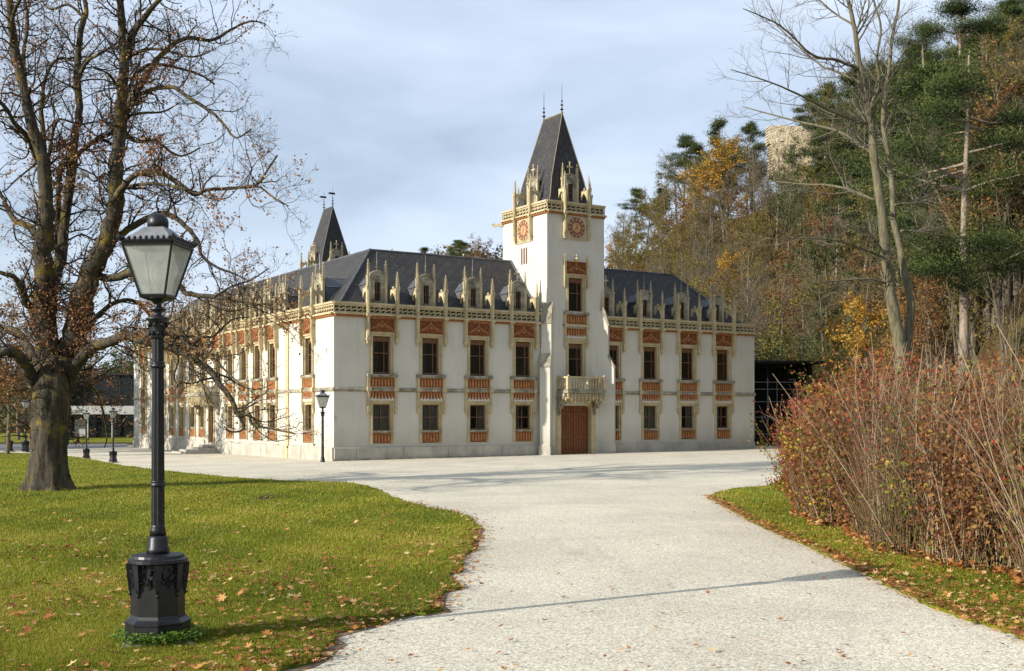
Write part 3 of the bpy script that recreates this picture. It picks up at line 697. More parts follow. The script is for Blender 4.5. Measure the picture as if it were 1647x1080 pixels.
# ---- clock tower
def tower(ox, oy, detailed=True):
    """ox, oy: shift of the tower in the manor's frame"""
    T = lambda *p: (p[0] + ox, p[1] + oy, p[2])
    wx, wy = TX1 - TX0, TY1 - TY0; ZT = 14.27; cxm, cym = (TX0 + TX1) / 2, (TY0 + TY1) / 2
    hf = [(2.03 - .67 + .03, 2.03 + .67 - .03, 4.60, 6.76), (2.03 - .64, 2.03 + .64, 8.52, 10.67), (.92, 3.14, -.5, 2.95)] if detailed else []
    # four separate wall sheets and a door opening whose arch is filled below
    put(wall_mesh(wx, -.6, ZT, hf, 'tower_wall', M_plaster), 'tower_wall', castle, T(TX0, TY0, 0), 0)
    put(wall_mesh(wy, -.6, ZT, [], 'tower_wall', M_plaster), 'tower_wall', castle, T(TX0, TY1, 0), LFT)
    put(wall_mesh(wy, -.6, ZT, [], 'tower_wall', M_plaster), 'tower_wall', castle, T(TX1, TY0, 0), PI / 2)
    put(wall_mesh(wx, -.6, ZT, [], 'tower_wall', M_plaster), 'tower_wall', castle, T(TX1, TY1, 0), PI)
    for (loc, rz, l, c) in ((T(TX0, TY0, 0), 0, wx, 2.03), (T(TX0, TY1, 0), LFT, wy, wy - 2.46), (T(TX1, TY0, 0), PI / 2, wy, 2.46), (T(TX1, TY1, 0), PI, wx, 2.03)):
        m = MB(); frieze_geo(m, -.03, l + .03, 14.30); put(m.mesh('parapet_frieze', [M_stone, M_dark]), 'parapet_frieze', castle, loc, rz)
        m = MB(); dentil_geo(m, 0, l, 14.30); put(m.mesh('dentils', M_terra), 'dentil_course', castle, loc, rz)
        for s in (-1, 1): shaft(at(loc, rz, c, 0, 0), rz, s * .86, 6.58)
        dormer(at(loc, rz, c, 0, 0), rz, 6.58, 'cross')
        if not detailed: continue
        # clock: square stone panel, dial, ring of numerals, hands
        b_ = at(loc, rz, c, 0, 13.46)
        m = MB(); m.box(-.74, .74, -.05, .02, -.74, .69); ring_ = [(.64 * math.cos(a), -.06, .64 * math.sin(a)) for a in [2 * PI * i / 28 for i in range(29)]]
        m.tube(ring_, .045, 5)
        for sx in (-1, 1):
            for sz in (-1, 1): m.octa((sx * .60, -.05, sz * .58), .09, .09)
        ck = put(m.mesh('clock', M_stone), 'clock', castle, b_, rz)
        m = MB(); pts = [(.62 * math.cos(2 * PI * i / 32), .62 * math.sin(2 * PI * i / 32)) for i in range(32)]; m.prism(pts, -.075, -.051); put(m.mesh('clock_face', M_clock), 'clock_face', ck)
        m = MB(); m.prism([(.30 * math.cos(2*PI*i/20), .30 * math.sin(2*PI*i/20)) for i in range(20)], -.084, -.076); m.tube([(.375 * math.cos(2*PI*i/24), -.078, .375 * math.sin(2*PI*i/24)) for i in range(25)], .012, 4)
        for q in range(12):
            a = q * PI / 6; x, z = .50 * math.sin(a), .50 * math.cos(a)
            vs = [(x + .085 * math.cos(2*PI*i/10), z + .085 * math.sin(2*PI*i/10)) for i in range(10)]; m.prism(vs, -.084, -.076)
        put(m.mesh('numeral_discs', M_terra_l), 'numeral_ring', ck)
        R12 = ['XII', 'I', 'II', 'III', 'IIII', 'V', 'VI', 'VII', 'VIII', 'IX', 'X', 'XI']
        m = MB()
        for q in range(12):
            a = q * PI / 6; x, z = .50 * math.sin(a), .50 * math.cos(a); s = R12[q]; n = len(s)
            for j, chh in enumerate(s):
                px_ = (j - (n - 1) / 2) * .033
                def bar(dx0, dz0, dx1, dz1, wd=.006):
                    p0 = Vector((px_ + dx0, dz0)); p1 = Vector((px_ + dx1, dz1)); u = (p1 - p0).normalized(); nn = Vector((-u.y, u.x)) * wd
                    out = []
                    for p in (p0 - nn, p1 - nn, p1 + nn, p0 + nn):      # rotate with the dial
                        out.append((x + p.x * math.cos(-a) - p.y * math.sin(-a), z + p.x * math.sin(-a) + p.y * math.cos(-a)))
                    m.add([(p[0], -.087, p[1]) for p in out], [(0, 1, 2, 3)])
                if chh == 'I': bar(0, -.045, 0, .045)
                elif chh == 'V': bar(0, -.045, -.014, .045); bar(0, -.045, .014, .045)
                else: bar(-.014, -.045, .014, .045); bar(.014, -.045, -.014, .045)
        put(m.mesh('numerals', M_clockdark), 'numeral', ck)
        for (ang, ln, nm) in ((R(214), .46, 'minute_hand'), (R(10), .30, 'hour_hand')):
            m = MB(); ux, uz = math.sin(ang), math.cos(ang); nx, nz = uz * .022, -ux * .022
            m.add([(-ux * .1 - nx, -.10, -uz * .1 - nz), (-ux * .1 + nx, -.10, -uz * .1 + nz), (ux * ln, -.10, uz * ln)], [(0, 2, 1)])
            m.add([(ux*ln*.6 - nx*2, -.101, uz*ln*.6 - nz*2), (ux*ln*.6 + nx*2, -.101, uz*ln*.6 + nz*2), (ux * ln*.8, -.101, uz * ln*.8)], [(0, 2, 1)])
            put(m.mesh(nm, M_clockdark), nm, ck)
    # spire: bell-cast, with a short ridge running back
    m = MB(); uv = []
    cx, cy = cxm, cym
    rings = [(1.80, 2.15, 14.45), (1.38, 1.80, 15.35), (1.16, 1.62, 16.5), (.0, 1.02, 20.55)]
    for (a, b) in zip(rings[:-1], rings[1:]):
        A = [T(cx - a[0], cy - a[1], a[2]), T(cx + a[0], cy - a[1], a[2]), T(cx + a[0], cy + a[1], a[2]), T(cx - a[0], cy + a[1], a[2])]
        B = [T(cx - b[0] - .02, cy - b[1], b[2]), T(cx + b[0] + .02, cy - b[1], b[2]), T(cx + b[0] + .02, cy + b[1], b[2]), T(cx - b[0] - .02, cy + b[1], b[2])]
        for k in range(4): roof_quad(m, uv, A[k], A[(k+1) % 4], B[(k+1) % 4], B[k])
    put(with_uv(m.mesh('spire_roof', M_slate), uv), 'spire_roof', castle)
    m = MB()
    for sx in (-1, 1):
        for sy in (-1, 1): m.tube([T(cx + sx * r_[0], cy + sy * r_[1], r_[2] + .02) for r_ in rings], .03, 5)
    m.tube([T(cx, cy - 1.06, 20.57), T(cx, cy + 1.06, 20.57)], .05, 6)
    put(m.mesh('spire_edges', M_copper if detailed else M_lead), 'spire_capping', castle)
    for s in (-1, 1):
        m = MB(); c_ = T(cx, cy + s * .98, 0)
        m.lathe([(.03, 20.5), (.045, 20.75), (.13, 20.80), (.04, 20.85), (.035, 21.0), (.10, 21.06), (.03, 21.12), (.028, 21.25), (.07, 21.30), (.02, 21.36), (.012, 22.1), (.004, 22.35)], 8, (c_[0], c_[1]))
        if not detailed: m.box(c_[0] - .25, c_[0] + .22, c_[1] - .02, c_[1] + .02, 21.62, 21.78); m.prism([(c_[0] - .45, 21.70), (c_[0] - .25, 21.60), (c_[0] - .25, 21.80)], c_[1] - .02, c_[1] + .02)
        put(m.mesh('spike', M_iron), 'spire_finial', castle)
    m = MB(); m.box(T(TX0, 0, 0)[0] + .2, T(TX1, 0, 0)[0] - .2, T(0, TY0, 0)[1] + .2, T(0, TY1, 0)[1] - .2, 14.2, 14.45); put(m.mesh('deck', M_lead), 'gutter_deck', castle)
M_clock = simple('clock_red', (0.085, 0.035, 0.035), (0.14, 0.058, 0.050), 8, 0.7, 0.2)
M_terra_l = simple('clock_orange', (0.50, 0.24, 0.10), (0.62, 0.33, 0.15), 6, 0.8, 0.2)
M_clockdark = simple('clock_hands', (0.025, 0.015, 0.012), None, bs=0, rough=0.5)
M_copper = simple('spire_edge_copper', (0.16, 0.115, 0.07), (0.24, 0.18, 0.11), 3, 0.6, 0.2)
tower(0, 0, True); tower(.55, 36.2, False)
# tower front: openings, corbelled balcony, door
tc_ = TX0 + 2.03; TB = (tc_, TY0, 0)
window('up', TB, 0, 0, 2); window('up', TB, 0, 3.88, None)
put(ME_T_UP, 'terracotta_panel', castle, at(TB, 0, 0, 0, 3.88), 0)
put(ME_T_LOW, 'terracotta_panel', castle, at(TB, 0, 0, 0, 3.82), 0); put(ME_T_MID, 'terracotta_panel', castle, at(TB, 0, 0, 0, 3.88), 0); put(ME_SILLU, 'sill', castle, at(TB, 0, 0, 0, 3.88), 0)
put(ME_FRINGE, 'fringe', castle, at(TB, 0, 0, 0, 3.75), 0)
m = MB(); m.box(-.70, .70, -.06, .02, 6.83, 6.97); m.box(-.92, .92, -.16, .02, 7.62, 7.74); put(m.mesh('lintel', M_stone), 'lintel', castle, TB)
for s in (-1, 1):
    put(ME_COLON, 'colonnette', castle, at(TB, 0, s * .80, 0, 3.88)); 
    m = MB(); m.box(-.07, .07, -.14, .02, 10.1, 11.2); m.taper(0, -.06, 9.9, 10.1, .03, .04, .09, .09); spire_geo(m, 0, -.07, 11.2, 11.85, .07, 5); put(m.mesh('niche', M_stone), 'pinnacle', castle, at(TB, 0, s * .82))
m = MB(); m.octa((0, -.08, 11.62), .13, .12); m.octa((0, -.08, 11.82), .06, .12); m.box(-.25, .25, -.12, .02, 11.45, 11.52); put(m.mesh('fin', M_stone), 'finial', castle, TB)
# red slit shutters on the sunny side of the tower
for k in (-1, 0, 1):
    m = MB(); m.box(-.055, .055, -.03, .02, 11.45, 12.42); put(m.mesh('slit', M_clock), 'slit_shutter', castle, at((TX0, TY1, 0), LFT, 2.46 + k * .26), LFT)
# diagonal buttresses on the tower's front corners
for (cx, an) in ((TX0, R(-135)), (TX1, R(-45))):
    m = MB(); prof = [(-.3, -.6), (.70, -.6), (.70, .70), (.64, .75), (.64, 5.22), (.28, 5.88), (.28, 7.80), (.02, 8.62), (-.3, 8.62)]
    m.prism(prof, -.30, .30); b_ = put(m.mesh('buttress', M_plaster), 'buttress', castle, (cx, TY0, 0), an)
    m = MB(); m.prism([(.62, 5.18), (.70, 5.18), (.70, 5.26), (.33, 5.97), (.27, 5.97), (.27, 5.86)], -.33, .33); put(m.mesh('weathering', M_stone_grey), 'weathering', b_); m = MB()
    m.prism([(.26, 7.72), (.34, 7.72), (.34, 7.82), (.10, 8.62), (-.1, 8.98), (-.1, 8.5)], -.33, .33); put(m.mesh('weathering', M_stone_grey), 'weathering', b_); m = MB(); m.box(-.2, .74, -.34, .34, -.6, .60); m.box(-.2, .78, -.37, .37, -.6, .12)
    put(m.mesh('foot', M_plinth), 'buttress_foot', b_)
# front door
m = MB(); AR = [(1.11 * math.cos(a), 2.62 + .58 * math.sin(a)) for a in [PI * i / 14 for i in range(15)]]
for s in (-1, 1): m.box(min(s * 1.09, s * 1.36), max(s * 1.09, s * 1.36), -.07, .42, -.5, 2.64); m.box(min(s * 1.36, s * 1.44), max(s * 1.36, s * 1.44), -.03, .3, -.5, 2.9)
for i in range(14):
    (xa, za), (xb, zb) = AR[i], AR[i + 1]; sc_ = 1.36 / 1.11
    m.add([(xa, -.07, za), (xa * sc_, -.07, 2.62 + (za - 2.62) * 1.45), (xb * sc_, -.07, 2.62 + (zb - 2.62) * 1.45), (xb, -.07, zb),
           (xa, .42, za), (xa * sc_, .42, 2.62 + (za - 2.62) * 1.45), (xb * sc_, .42, 2.62 + (zb - 2.62) * 1.45), (xb, .42, zb)],
          [(0, 1, 2, 3), (4, 7, 6, 5), (0, 3, 7, 4), (1, 5, 6, 2)])
m.box(-1.36, 1.36, -.02, .3, 3.46, 3.52)
dr = put(m.mesh('door_surround', M_stone), 'door', castle, (tc_, TY0, 0)); dr['label'] = 'tall arched double oak door under the stone balcony'
for s in (-1, 1):
    m = MB(); m.box(min(s*.01, s*1.09), max(s*.01, s*1.09), .30, .36, -.05, 3.2)
    for q in range(6): m.box(s * (.10 + q * .185) - .055, s * (.10 + q * .185) + .055, .265, .30, .10, 3.1)
    m.box(min(s*.02, s*1.08), max(s*.02, s*1.08), .25, .265, 1.05, 1.17); m.box(min(s*.02, s*1.08), max(s*.02, s*1.08), .25, .265, 2.40, 2.52)
    put(m.mesh('door_leaf', M_door), 'door_leaf', dr)
m = MB(); m.tube([(.07, .25, 1.1), (.07, .19, 1.13), (.16, .19, 1.13)], .014, 6); m.octa((-.07, .24, 1.5), .04, .05); put(m.mesh('handle', M_iron), 'handle', dr)
# spandrel wall around the arch (the wall opening is rectangular)
def balcony(loc, rz, x0, x1, dep, zf, rail, bracket=True):
    m = MB(); m.box(x0 - .06, x1 + .06, -dep - .06, .0, zf - .18, zf - .04); m.box(x0, x1, -dep, 0, zf - .04, zf + .05)
    b = put(m.mesh('balcony', M_stone_grey), 'balcony', castle, loc, rz)
    m = MB(); zt = zf + rail
    m.box(x0 - .05, x1 + .05, -dep - .05, -dep + .13, zt - .09, zt); m.box(x0 - .05, x0 + .13, -dep + .13, 0, zt - .09, zt); m.box(x1 - .13, x1 + .05, -dep + .13, 0, zt - .09, zt)
    for (xx, yy) in ((x0 + .03, -dep + .03), (x1 - .03, -dep + .03), (x0 + .03, -.06), (x1 - .03, -.06)):
        m.box(xx - .10, xx + .10, yy - .10, yy + .10, zf + .05, zt - .09); m.octa((xx, yy, zt + .03), .10, .08)
    m.box(-.16 + (x0+x1)/2, .16 + (x0+x1)/2, -dep, -dep + .06, zf + .05, zt - .09); m.octa(((x0+x1)/2, -dep - .02, (zf + zt) / 2), .16, .20)
    put(m.mesh('parapet', M_stone), 'handrail', b)
    prof = [(.035, 0), (.055, .04), (.035, .10), (.062, .24), (.05, .34), (.028, .48), (.05, .56), (.055, .60)]
    hh = (rail - .14) / .60
    mb = MB(); mb.lathe([(r_, z_ * hh) for r_, z_ in prof], 8); bm_ = mb.mesh('baluster', M_stone, True)
    n = int((x1 - x0) / .20)
    for i in range(1, n):
        x = x0 + (x1 - x0) * i / n
        if abs(x - (x0 + x1) / 2) > .2: put(bm_, 'baluster', b, (x, -dep + .05, zf + .05))
    for i in range(1, max(2, int(dep / .2))):
        y = -dep + dep * i / max(2, int(dep / .2))
        put(bm_, 'baluster', b, (x0 + .05, y, zf + .05)); put(bm_, 'baluster', b, (x1 - .05, y, zf + .05))
    m = MB()                                          # hanging tracery under the slab
    def fringe(a, b_, fixed, axis):
        n = max(3, int(round((b_ - a) / .27))); w_ = (b_ - a) / n
        for i in range(n):
            u = a + (i + .5) * w_
            dz = .42 + (.14 if i % 2 else 0)
            def pt(du, z): return (u + du, fixed, z) if axis == 'x' else (fixed, u + du, z)
            pts = [pt(-w_ * .5, zf - .20), pt(-w_ * .46, zf - .38), pt(-w_ * .2, zf - .52), pt(0, zf - .30), pt(w_ * .2, zf - .52), pt(w_ * .46, zf - .38), pt(w_ * .5, zf - .20)]
            m.tube(pts, .032, 4); q = pt(w_ * .5, zf - dz - .12)
            m.octa(q, .06, .15); m.tube([pt(w_ * .5, zf - .2), q], .035, 4)
            m.octa(pt(0, zf - .27), .06, .06)
    fringe(x0, x1, -dep + .02, 'x'); fringe(-dep, -.02, x0 + .02, 'y'); fringe(-dep, -.02, x1 - .02, 'y')
    fringe(x0 + .1, x1 - .1, -dep + .38, 'x')
    put(m.mesh('tracery', M_stone), 'hanging_tracery', b)
    if bracket:
        for xx in (x0 + .02, x1 - .02):
            m = MB()
            for i in range(6):
                a0, a1 = i / 6, (i + 1) / 6
                m.box(xx - .13, xx + .13, -dep * .8 * (1 - a1) ** .6 - .08, .0, zf - .20 - 1.05 * a1, zf - .20 - 1.05 * a0)
            m.octa((xx, -.12, zf - 1.35), .14, .18)
            put(m.mesh('brackets', M_stone_grey), 'corbel', b)
    return b
balcony(TB, 0, -1.30, 1.30, 1.10, 3.86, .78)
balcony((0, 21.35, 0), LFT, -2.2, 2.2, .95, 3.86, .80)
# iron lever post by the tower door
# side entrance: glazed brown door, stone steps
m = MB()
m.box(-.70, -.56, -.06, .30, .50, 3.22); m.box(.56, .70, -.06, .30, .50, 3.22); m.box(-.56, .56, -.06, .30, 3.06, 3.22)
sdr = put(m.mesh('side_door', M_stone), 'side_door', castle, (0, 20.85, 0), LFT); sdr['label'] = 'brown glazed side door at the top of the stone steps'
m = MB(); m.box(-.55, .55, .17, .23, .52, 1.25); m.box(-.55, -.42, .17, .23, 1.25, 3.05); m.box(.42, .55, .17, .23, 1.25, 3.05); m.box(-.42, .42, .17, .23, 2.95, 3.05); m.box(-.05, .05, .16, .23, 1.25, 2.95)
put(m.mesh('leaf', M_door), 'door_leaf', sdr)
for s in (-1, 1):
    m = MB(); m.box(min(s*.05, s*.42), max(s*.05, s*.42), .19, .205, 1.25, 2.95); put(m.mesh('pane', M_glass), 'pane', sdr)
m = MB(); m.add([(-.7,.335,.4),(.7,.335,.4),(.7,.9,.4),(-.7,.9,.4),(-.7,.335,3.2),(.7,.335,3.2),(.7,.9,3.2),(-.7,.9,3.2)], [(0,1,2,3),(7,6,5,4),(1,5,6,2),(2,6,7,3),(3,7,4,0)]); put(m.mesh('r', M_dark), 'reveal', sdr)
for k in range(5):
    m = MB(); d_ = .85 + .42 * k; wd = 1.05 + .36 * k; m.box(-wd, wd, -d_, -.10, .42 - .14 * k - .13, .42 - .14 * k)
    if k == 0: m = MB(); m.box(-.95, .95, -.75, .30, .30, .46)
    put(m.mesh('step', M_plinth), 'step', castle, (0, 20.85, -.06), LFT)
# tan pilaster strips with gargoyles
m = MB()
for k in range(14): m.taper(0, -.25 - .045 * k, 7.50 - .015 * k - .08 + .04 * math.sin(k), 7.52 + .02 * math.sin(k * .9), .07 - .002 * k, .035, .06 - .002 * k, .035)
m.octa((0, -.95, 7.44), .10, .09); m.octa((-.07, -.85, 7.55), .04, .09); m.octa((.07, -.85, 7.55), .04, .09); m.box(-.12, .12, -.30, .0, 7.25, 7.52)
ME_GARG = m.mesh('gargoyle', M_stone)
m = MB(); m.box(-.22, .22, -.07, .02, .72, 7.58); m.box(-.27, .27, -.13, .02, -.4, .72); m.box(-.26, .26, -.13, .02, 7.35, 7.6); ME_PIL = m.mesh('pilaster', M_stone)
for v in (6.64, 35.4):
    put(ME_PIL, 'pilaster', castle, (0, v, 0), LFT); put(ME_GARG, 'gargoyle', castle, (0, v, 0), LFT)
o_ = put(ME_GARG, 'gargoyle', castle, (TX0, TY1, 14.2 - 7.5 * .7), R(-135), .7)
put(ME_GARG, 'gargoyle', castle, (TX0, .0, .0), LFT)

# ================================================================== THE GROUND
def interp(tab, x):
    xs = [t[0] for t in tab]; ys = [t[1] for t in tab]; return np.interp(x, xs, ys)
AZ = [math.degrees(math.atan((p - CX) / FPX)) for p in (-400, 150, 450, 600, 700, 820, 980, 1100, 1240, 1400, 1647, 2100)] + [80]
AZ = [-180, -90] + AZ + [180]
RF = [400, 300, 250, 260, 260, 240, 200, 170, 132, 108, 98, 80, 42, 34, 30, 200]
RR = [700, 650, 600, 600, 550, 450, 380, 310, 235, 205, 195, 188, 180, 175, 160, 400]
YR = [660, 660, 640, 600, 560, 450, 418, 410, 455, 350, 325, 240, 175, 110, 100, 600]
def hill(x, y):
    x = np.asarray(x, float); y = np.asarray(y, float); r = np.hypot(x, y); az = np.degrees(np.arctan2(x, y))
    rf = np.interp(az, AZ, RF); rr = np.interp(az, AZ, RR); yr = np.interp(az, AZ, YR)
    ztop = (HY - yr) / FPX * rr + 2.0
    t = np.clip((r - rf) / (rr - rf), 0, 1.15)
    s = np.where(t < .12, t * t / .24, t - .06) / .94
    h = ztop * np.minimum(s, 1.0) + np.maximum(r - rr, 0) * -0.05
    h = h + np.where(t > .03, np.sin(x * .11 + 1) * np.cos(y * .13) * 1.1 * np.clip(t * 4, 0, 1), 0)
    return np.maximum(h, np.where(r > rr, -8, 0))
def gz(x, y):
    r = np.hypot(x, y); base = 0.00896 * np.clip(x, -200, 60) - 0.00228 * np.clip(y, -50, 250) + 0.2206
    return base + hill(x, y)
na, nr = 260, 90
az = np.concatenate([np.linspace(-180, -34, 40)[:-1], np.linspace(-34, 34, 200)[:-1], np.linspace(34, 180, 42)[:-1]]); na = len(az)
rr_ = np.concatenate([[0.5], np.geomspace(4, 2500, nr - 1)])
AA, RRR = np.meshgrid(np.radians(az), rr_, indexing='ij'); X = RRR * np.sin(AA); Y = RRR * np.cos(AA); Z = gz(X, Y) - .05
F = []
for i in range(na):
    j = (i + 1) % na
    a = i * nr + np.arange(nr - 1); b = j * nr + np.arange(nr - 1)
    F.append(np.stack([a, a + 1, b + 1, b], 1))
ground = put(np_mesh('ground', np.stack([X, Y, Z], -1).reshape(-1, 3), np.concatenate(F)[:, ::-1], M_ground, smooth=True), 'ground'); tag(ground, 'leaf-strewn ground rising to the wooded hillside', kind='structure')

def sheet(name, poly, off, mat, res=None, thick=0.0):
    """flat polygon sheet following the tilted ground"""
    bm = bmesh.new(); vs = [bm.verts.new((x, y, g(x, y) + off)) for x, y in poly]
    f = bm.faces.new(vs)
    if thick:
        r_ = bmesh.ops.extrude_face_region(bm, geom=[f]); 
        for v in [e for e in r_['geom'] if isinstance(e, bmesh.types.BMVert)]: v.co.z -= thick
    bmesh.ops.recalc_face_normals(bm, faces=bm.faces)
    bmesh.ops.triangulate(bm, faces=[f for f in bm.faces if len(f.verts) > 4], ngon_method='EAR_CLIP')
    me = bpy.data.meshes.new(name); bm.to_mesh(me); bm.free(); me.materials.append(mat); 
    return put(me, name)
def smooth_line(pts, n=8):
    out = []
    for i in range(len(pts) - 1):
        p0 = pts[max(i-1, 0)]; p1 = pts[i]; p2 = pts[i+1]; p3 = pts[min(i+2, len(pts)-1)]
        for k in range(n):
            t = k / n; out.append(tuple(.5 * ((2*p1[a]) + (-p0[a] + p2[a]) * t + (2*p0[a] - 5*p1[a] + 4*p2[a] - p3[a]) * t*t + (-p0[a] + 3*p1[a] - 3*p2[a] + p3[a]) * t**3) for a in (0, 1)))
    out.append(tuple(pts[-1])); return out
def gxy(px, py): q = GP(px, py); return (q.x, q.y)
def jitter(poly, amp, seed):
    r = random.Random(seed); return [(x + r.uniform(-amp, amp) * min(1, math.hypot(x, y) / 12), y + r.uniform(-amp, amp) * 1.5) for x, y in poly]
# gravel drive and yard
def kx(px, Y): return (px - CX) / FPX * Y
gr = [(-46, 62), (-75, 70), (-60, 98), (-26, 108), (5, 112), (22, 82), (24, 60), (20, 40), (14, 26), (12, 10), (8, 2), (-3, 2), (-5, 7), (-9, 12), (-12, 25), (-30, 40)]
gravel = sheet('gravel_yard', gr, .0, M_gravel); tag(gravel, 'pale gravel drive and forecourt in front of the manor', kind='structure')
# left lawn: edge traced from the photograph onto the ground
edge_px = [(-260, 722), (0, 729), (60, 731), (120, 736), (200, 750), (330, 765), (450, 774), (560, 778), (600, 787), (650, 808), (700, 820), (748, 832), (767, 852), (757, 885), (735, 925), (715, 965), (690, 988), (640, 996), (600, 1006), (550, 1027), (500, 1055), (455, 1082)]
edge = smooth_line([gxy(*p) for p in edge_px], 8)
edge = [(x + .10 * math.sin(y * 3.1) * min(1, 14 / y) + .07 * math.sin(y * 7.3 + 1) * min(1, 12 / y), y + .10 * math.sin(x * 4.1)) for x, y in jitter(edge, .05, 3)]
# densify and roughen for a ragged turf edge
dense = []
rj = random.Random(8)
for a, b in zip(edge[:-1], edge[1:]):
    n = max(1, int(math.dist(a, b) / .22))
    for k in range(n):
        t = k / n; dense.append((a[0] + (b[0] - a[0]) * t + rj.uniform(-.035, .035), a[1] + (b[1] - a[1]) * t + rj.uniform(-.05, .05)))
LAWN = dense + [gxy(455, 1082), (-2.2, 6.0), (-3.0, -4.0), (-60, -4), (-75, 40)]
lawn = sheet('lawn', LAWN, .035, M_lawn, thick=.09); tag(lawn, 'mown green lawn with fallen leaves left of the drive', kind='structure')
# right verge
v_px = [(1137, 801), (1160, 812), (1200, 835), (1250, 860), (1310, 885), (1380, 918), (1450, 955), (1530, 990), (1600, 1012), (1660, 1034), (1760, 1075)]
vedge = smooth_line([gxy(*p) for p in v_px], 8); vd = []
for a, b in zip(vedge[:-1], vedge[1:]):
    n = max(1, int(math.dist(a, b) / .2))
    for k in range(n):
        t = k / n; vd.append((a[0] + (b[0] - a[0]) * t + rj.uniform(-.04, .04), a[1] + (b[1] - a[1]) * t + rj.uniform(-.05, .05)))
VERGE = vd + [(5.9, 8.0), (30, 8.0), (45, 34), (30, 52), gxy(1262, 770), gxy(1235, 783), gxy(1180, 787), gxy(1150, 795)]
verge = sheet('grass_verge', VERGE, .035, M_lawn, thick=.09); tag(verge, 'narrow green verge with leaf litter between drive and hedge', kind='structure')
M_litter_shade = simple('litter_shade_brown', (0.11, 0.08, 0.05), (0.24, 0.19, 0.13), 7, 0.95, 0.6, 30, 0.02, spec=.1)  # brown of the edge litter with its shadow mixed into the colour
def litter_shade_strip(line, w, name, label, seed):
    r = random.Random(seed); m = MB(); n = len(line); wl = [w * (.35 + .65 * abs(math.sin(i * .23 + seed)) * r.uniform(.5, 1.3)) for i in range(n)]
    for i in range(n):
        a = line[max(i-1, 0)]; b = line[min(i+1, n-1)]; dx, dy = b[0]-a[0], b[1]-a[1]; l = math.hypot(dx, dy) + 1e-6; nx, ny = -dy / l, dx / l
        for s_ in (-1, 1): x, y = line[i][0] + nx * wl[i] * s_, line[i][1] + ny * wl[i] * s_; m.v.append((x, y, g(x, y) + .006))
    m.f = [(2*i, 2*i+1, 2*i+3, 2*i+2) for i in range(n - 1)]; m.m = [0] * len(m.f)
    tag(put(m.mesh(name, M_litter_shade), name), label, kind='structure')
litter_shade_strip([p for p in dense if 8 < p[1] < 34 and p[0] > -8][::3], .11, 'litter_shade_edge', 'dark strip of litter with painted shadow along the left turf edge', 2)
# far lawn, road strip and hedge foot on the far left
farl = sheet('far_lawn', [gxy(-420, 711), gxy(232, 711), gxy(232, 704), gxy(200, 697.5), gxy(-420, 697)], .02, M_lawn, thick=.05); tag(farl, 'strip of lawn beyond the far end of the forecourt', kind='structure')
path = sheet('far_path', [gxy(-420, 724.5), gxy(30, 725.5), gxy(150, 721), gxy(205, 718.5), gxy(205, 714.5), gxy(-420, 716)], .012, simple('grey_asphalt', (0.12, 0.12, 0.125), (0.17, 0.17, 0.17), 1.0, 0.9, 0.3)); tag(path, 'grey path crossing behind the lawn', kind='structure')

def in_poly(x, y, poly):
    inside = np.zeros(len(x), bool); n = len(poly); j = n - 1
    for i in range(n):
        xi, yi = poly[i]; xj, yj = poly[j]
        c = ((yi > y) != (yj > y)) & (x < (xj - xi) * (y - yi) / (yj - yi + 1e-12) + xi); inside ^= c; j = i
    return inside
rng = np.random.default_rng(11)
# ---- real grass blades on the near turf
def blades(poly, n, y0, y1, xr, name, label, pw=1.55):
    u = rng.random(n * 3); Y = (y0 ** -pw + u * (y1 ** -pw - y0 ** -pw)) ** (-1 / pw)
    k = rng.uniform(xr[0], xr[1], n * 3); X = k * Y
    ok = in_poly(X, Y, poly); X, Y = X[ok][:n], Y[ok][:n]; m_ = len(X)
    clump = np.sin(X * 3.1 + np.sin(Y * 2.3)) * np.sin(Y * 2.7 + X) * .25 + 1
    H = rng.uniform(.022, .055, m_) * clump * np.clip(.75 + Y / 60, 0, 1.3); wd = rng.uniform(.003, .006, m_) * (Y / 12).clip(1, 6)
    an = rng.uniform(0, 2 * PI, m_); dx, dy = np.cos(an), np.sin(an); ln = rng.uniform(-.5, .5, (2, m_)) * H
    z = g(X, Y) + .033
    V = np.empty((m_, 3, 3)); V[:, 0] = np.stack([X - dx * wd, Y - dy * wd, z], 1); V[:, 1] = np.stack([X + dx * wd, Y + dy * wd, z], 1); V[:, 2] = np.stack([X + ln[0], Y + ln[1], z + H], 1)
    me = np_mesh(name, V.reshape(-1, 3), np.arange(3 * m_).reshape(-1, 3), M_blade, tint=np.repeat(np.clip(rng.normal(.5, .2, m_) + .22 * np.sin(X * .8) * np.sin(Y * .5 + 1) + .18 * np.sin(X * 2.7 + Y * .9) * np.sin(Y * 1.3 - X * .6), 0, 1), 3))
    o = put(me, name); tag(o, label, 'grass', kind='stuff'); return o
M_blade = leafmat('grass_blades', [(0, (0.085, 0.115, 0.010)), (0.45, (0.20, 0.225, 0.018)), (0.8, (0.34, 0.32, 0.030)), (1, (0.44, 0.34, 0.09))], 0.35, 0.55)
blades(LAWN, 520000, 9.3, 78, (-.62, .02), 'grass', 'short green grass blades of the left lawn')
blades(VERGE, 90000, 10, 40, (.15, .52), 'grass', 'short grass blades of the verge below the hedge')
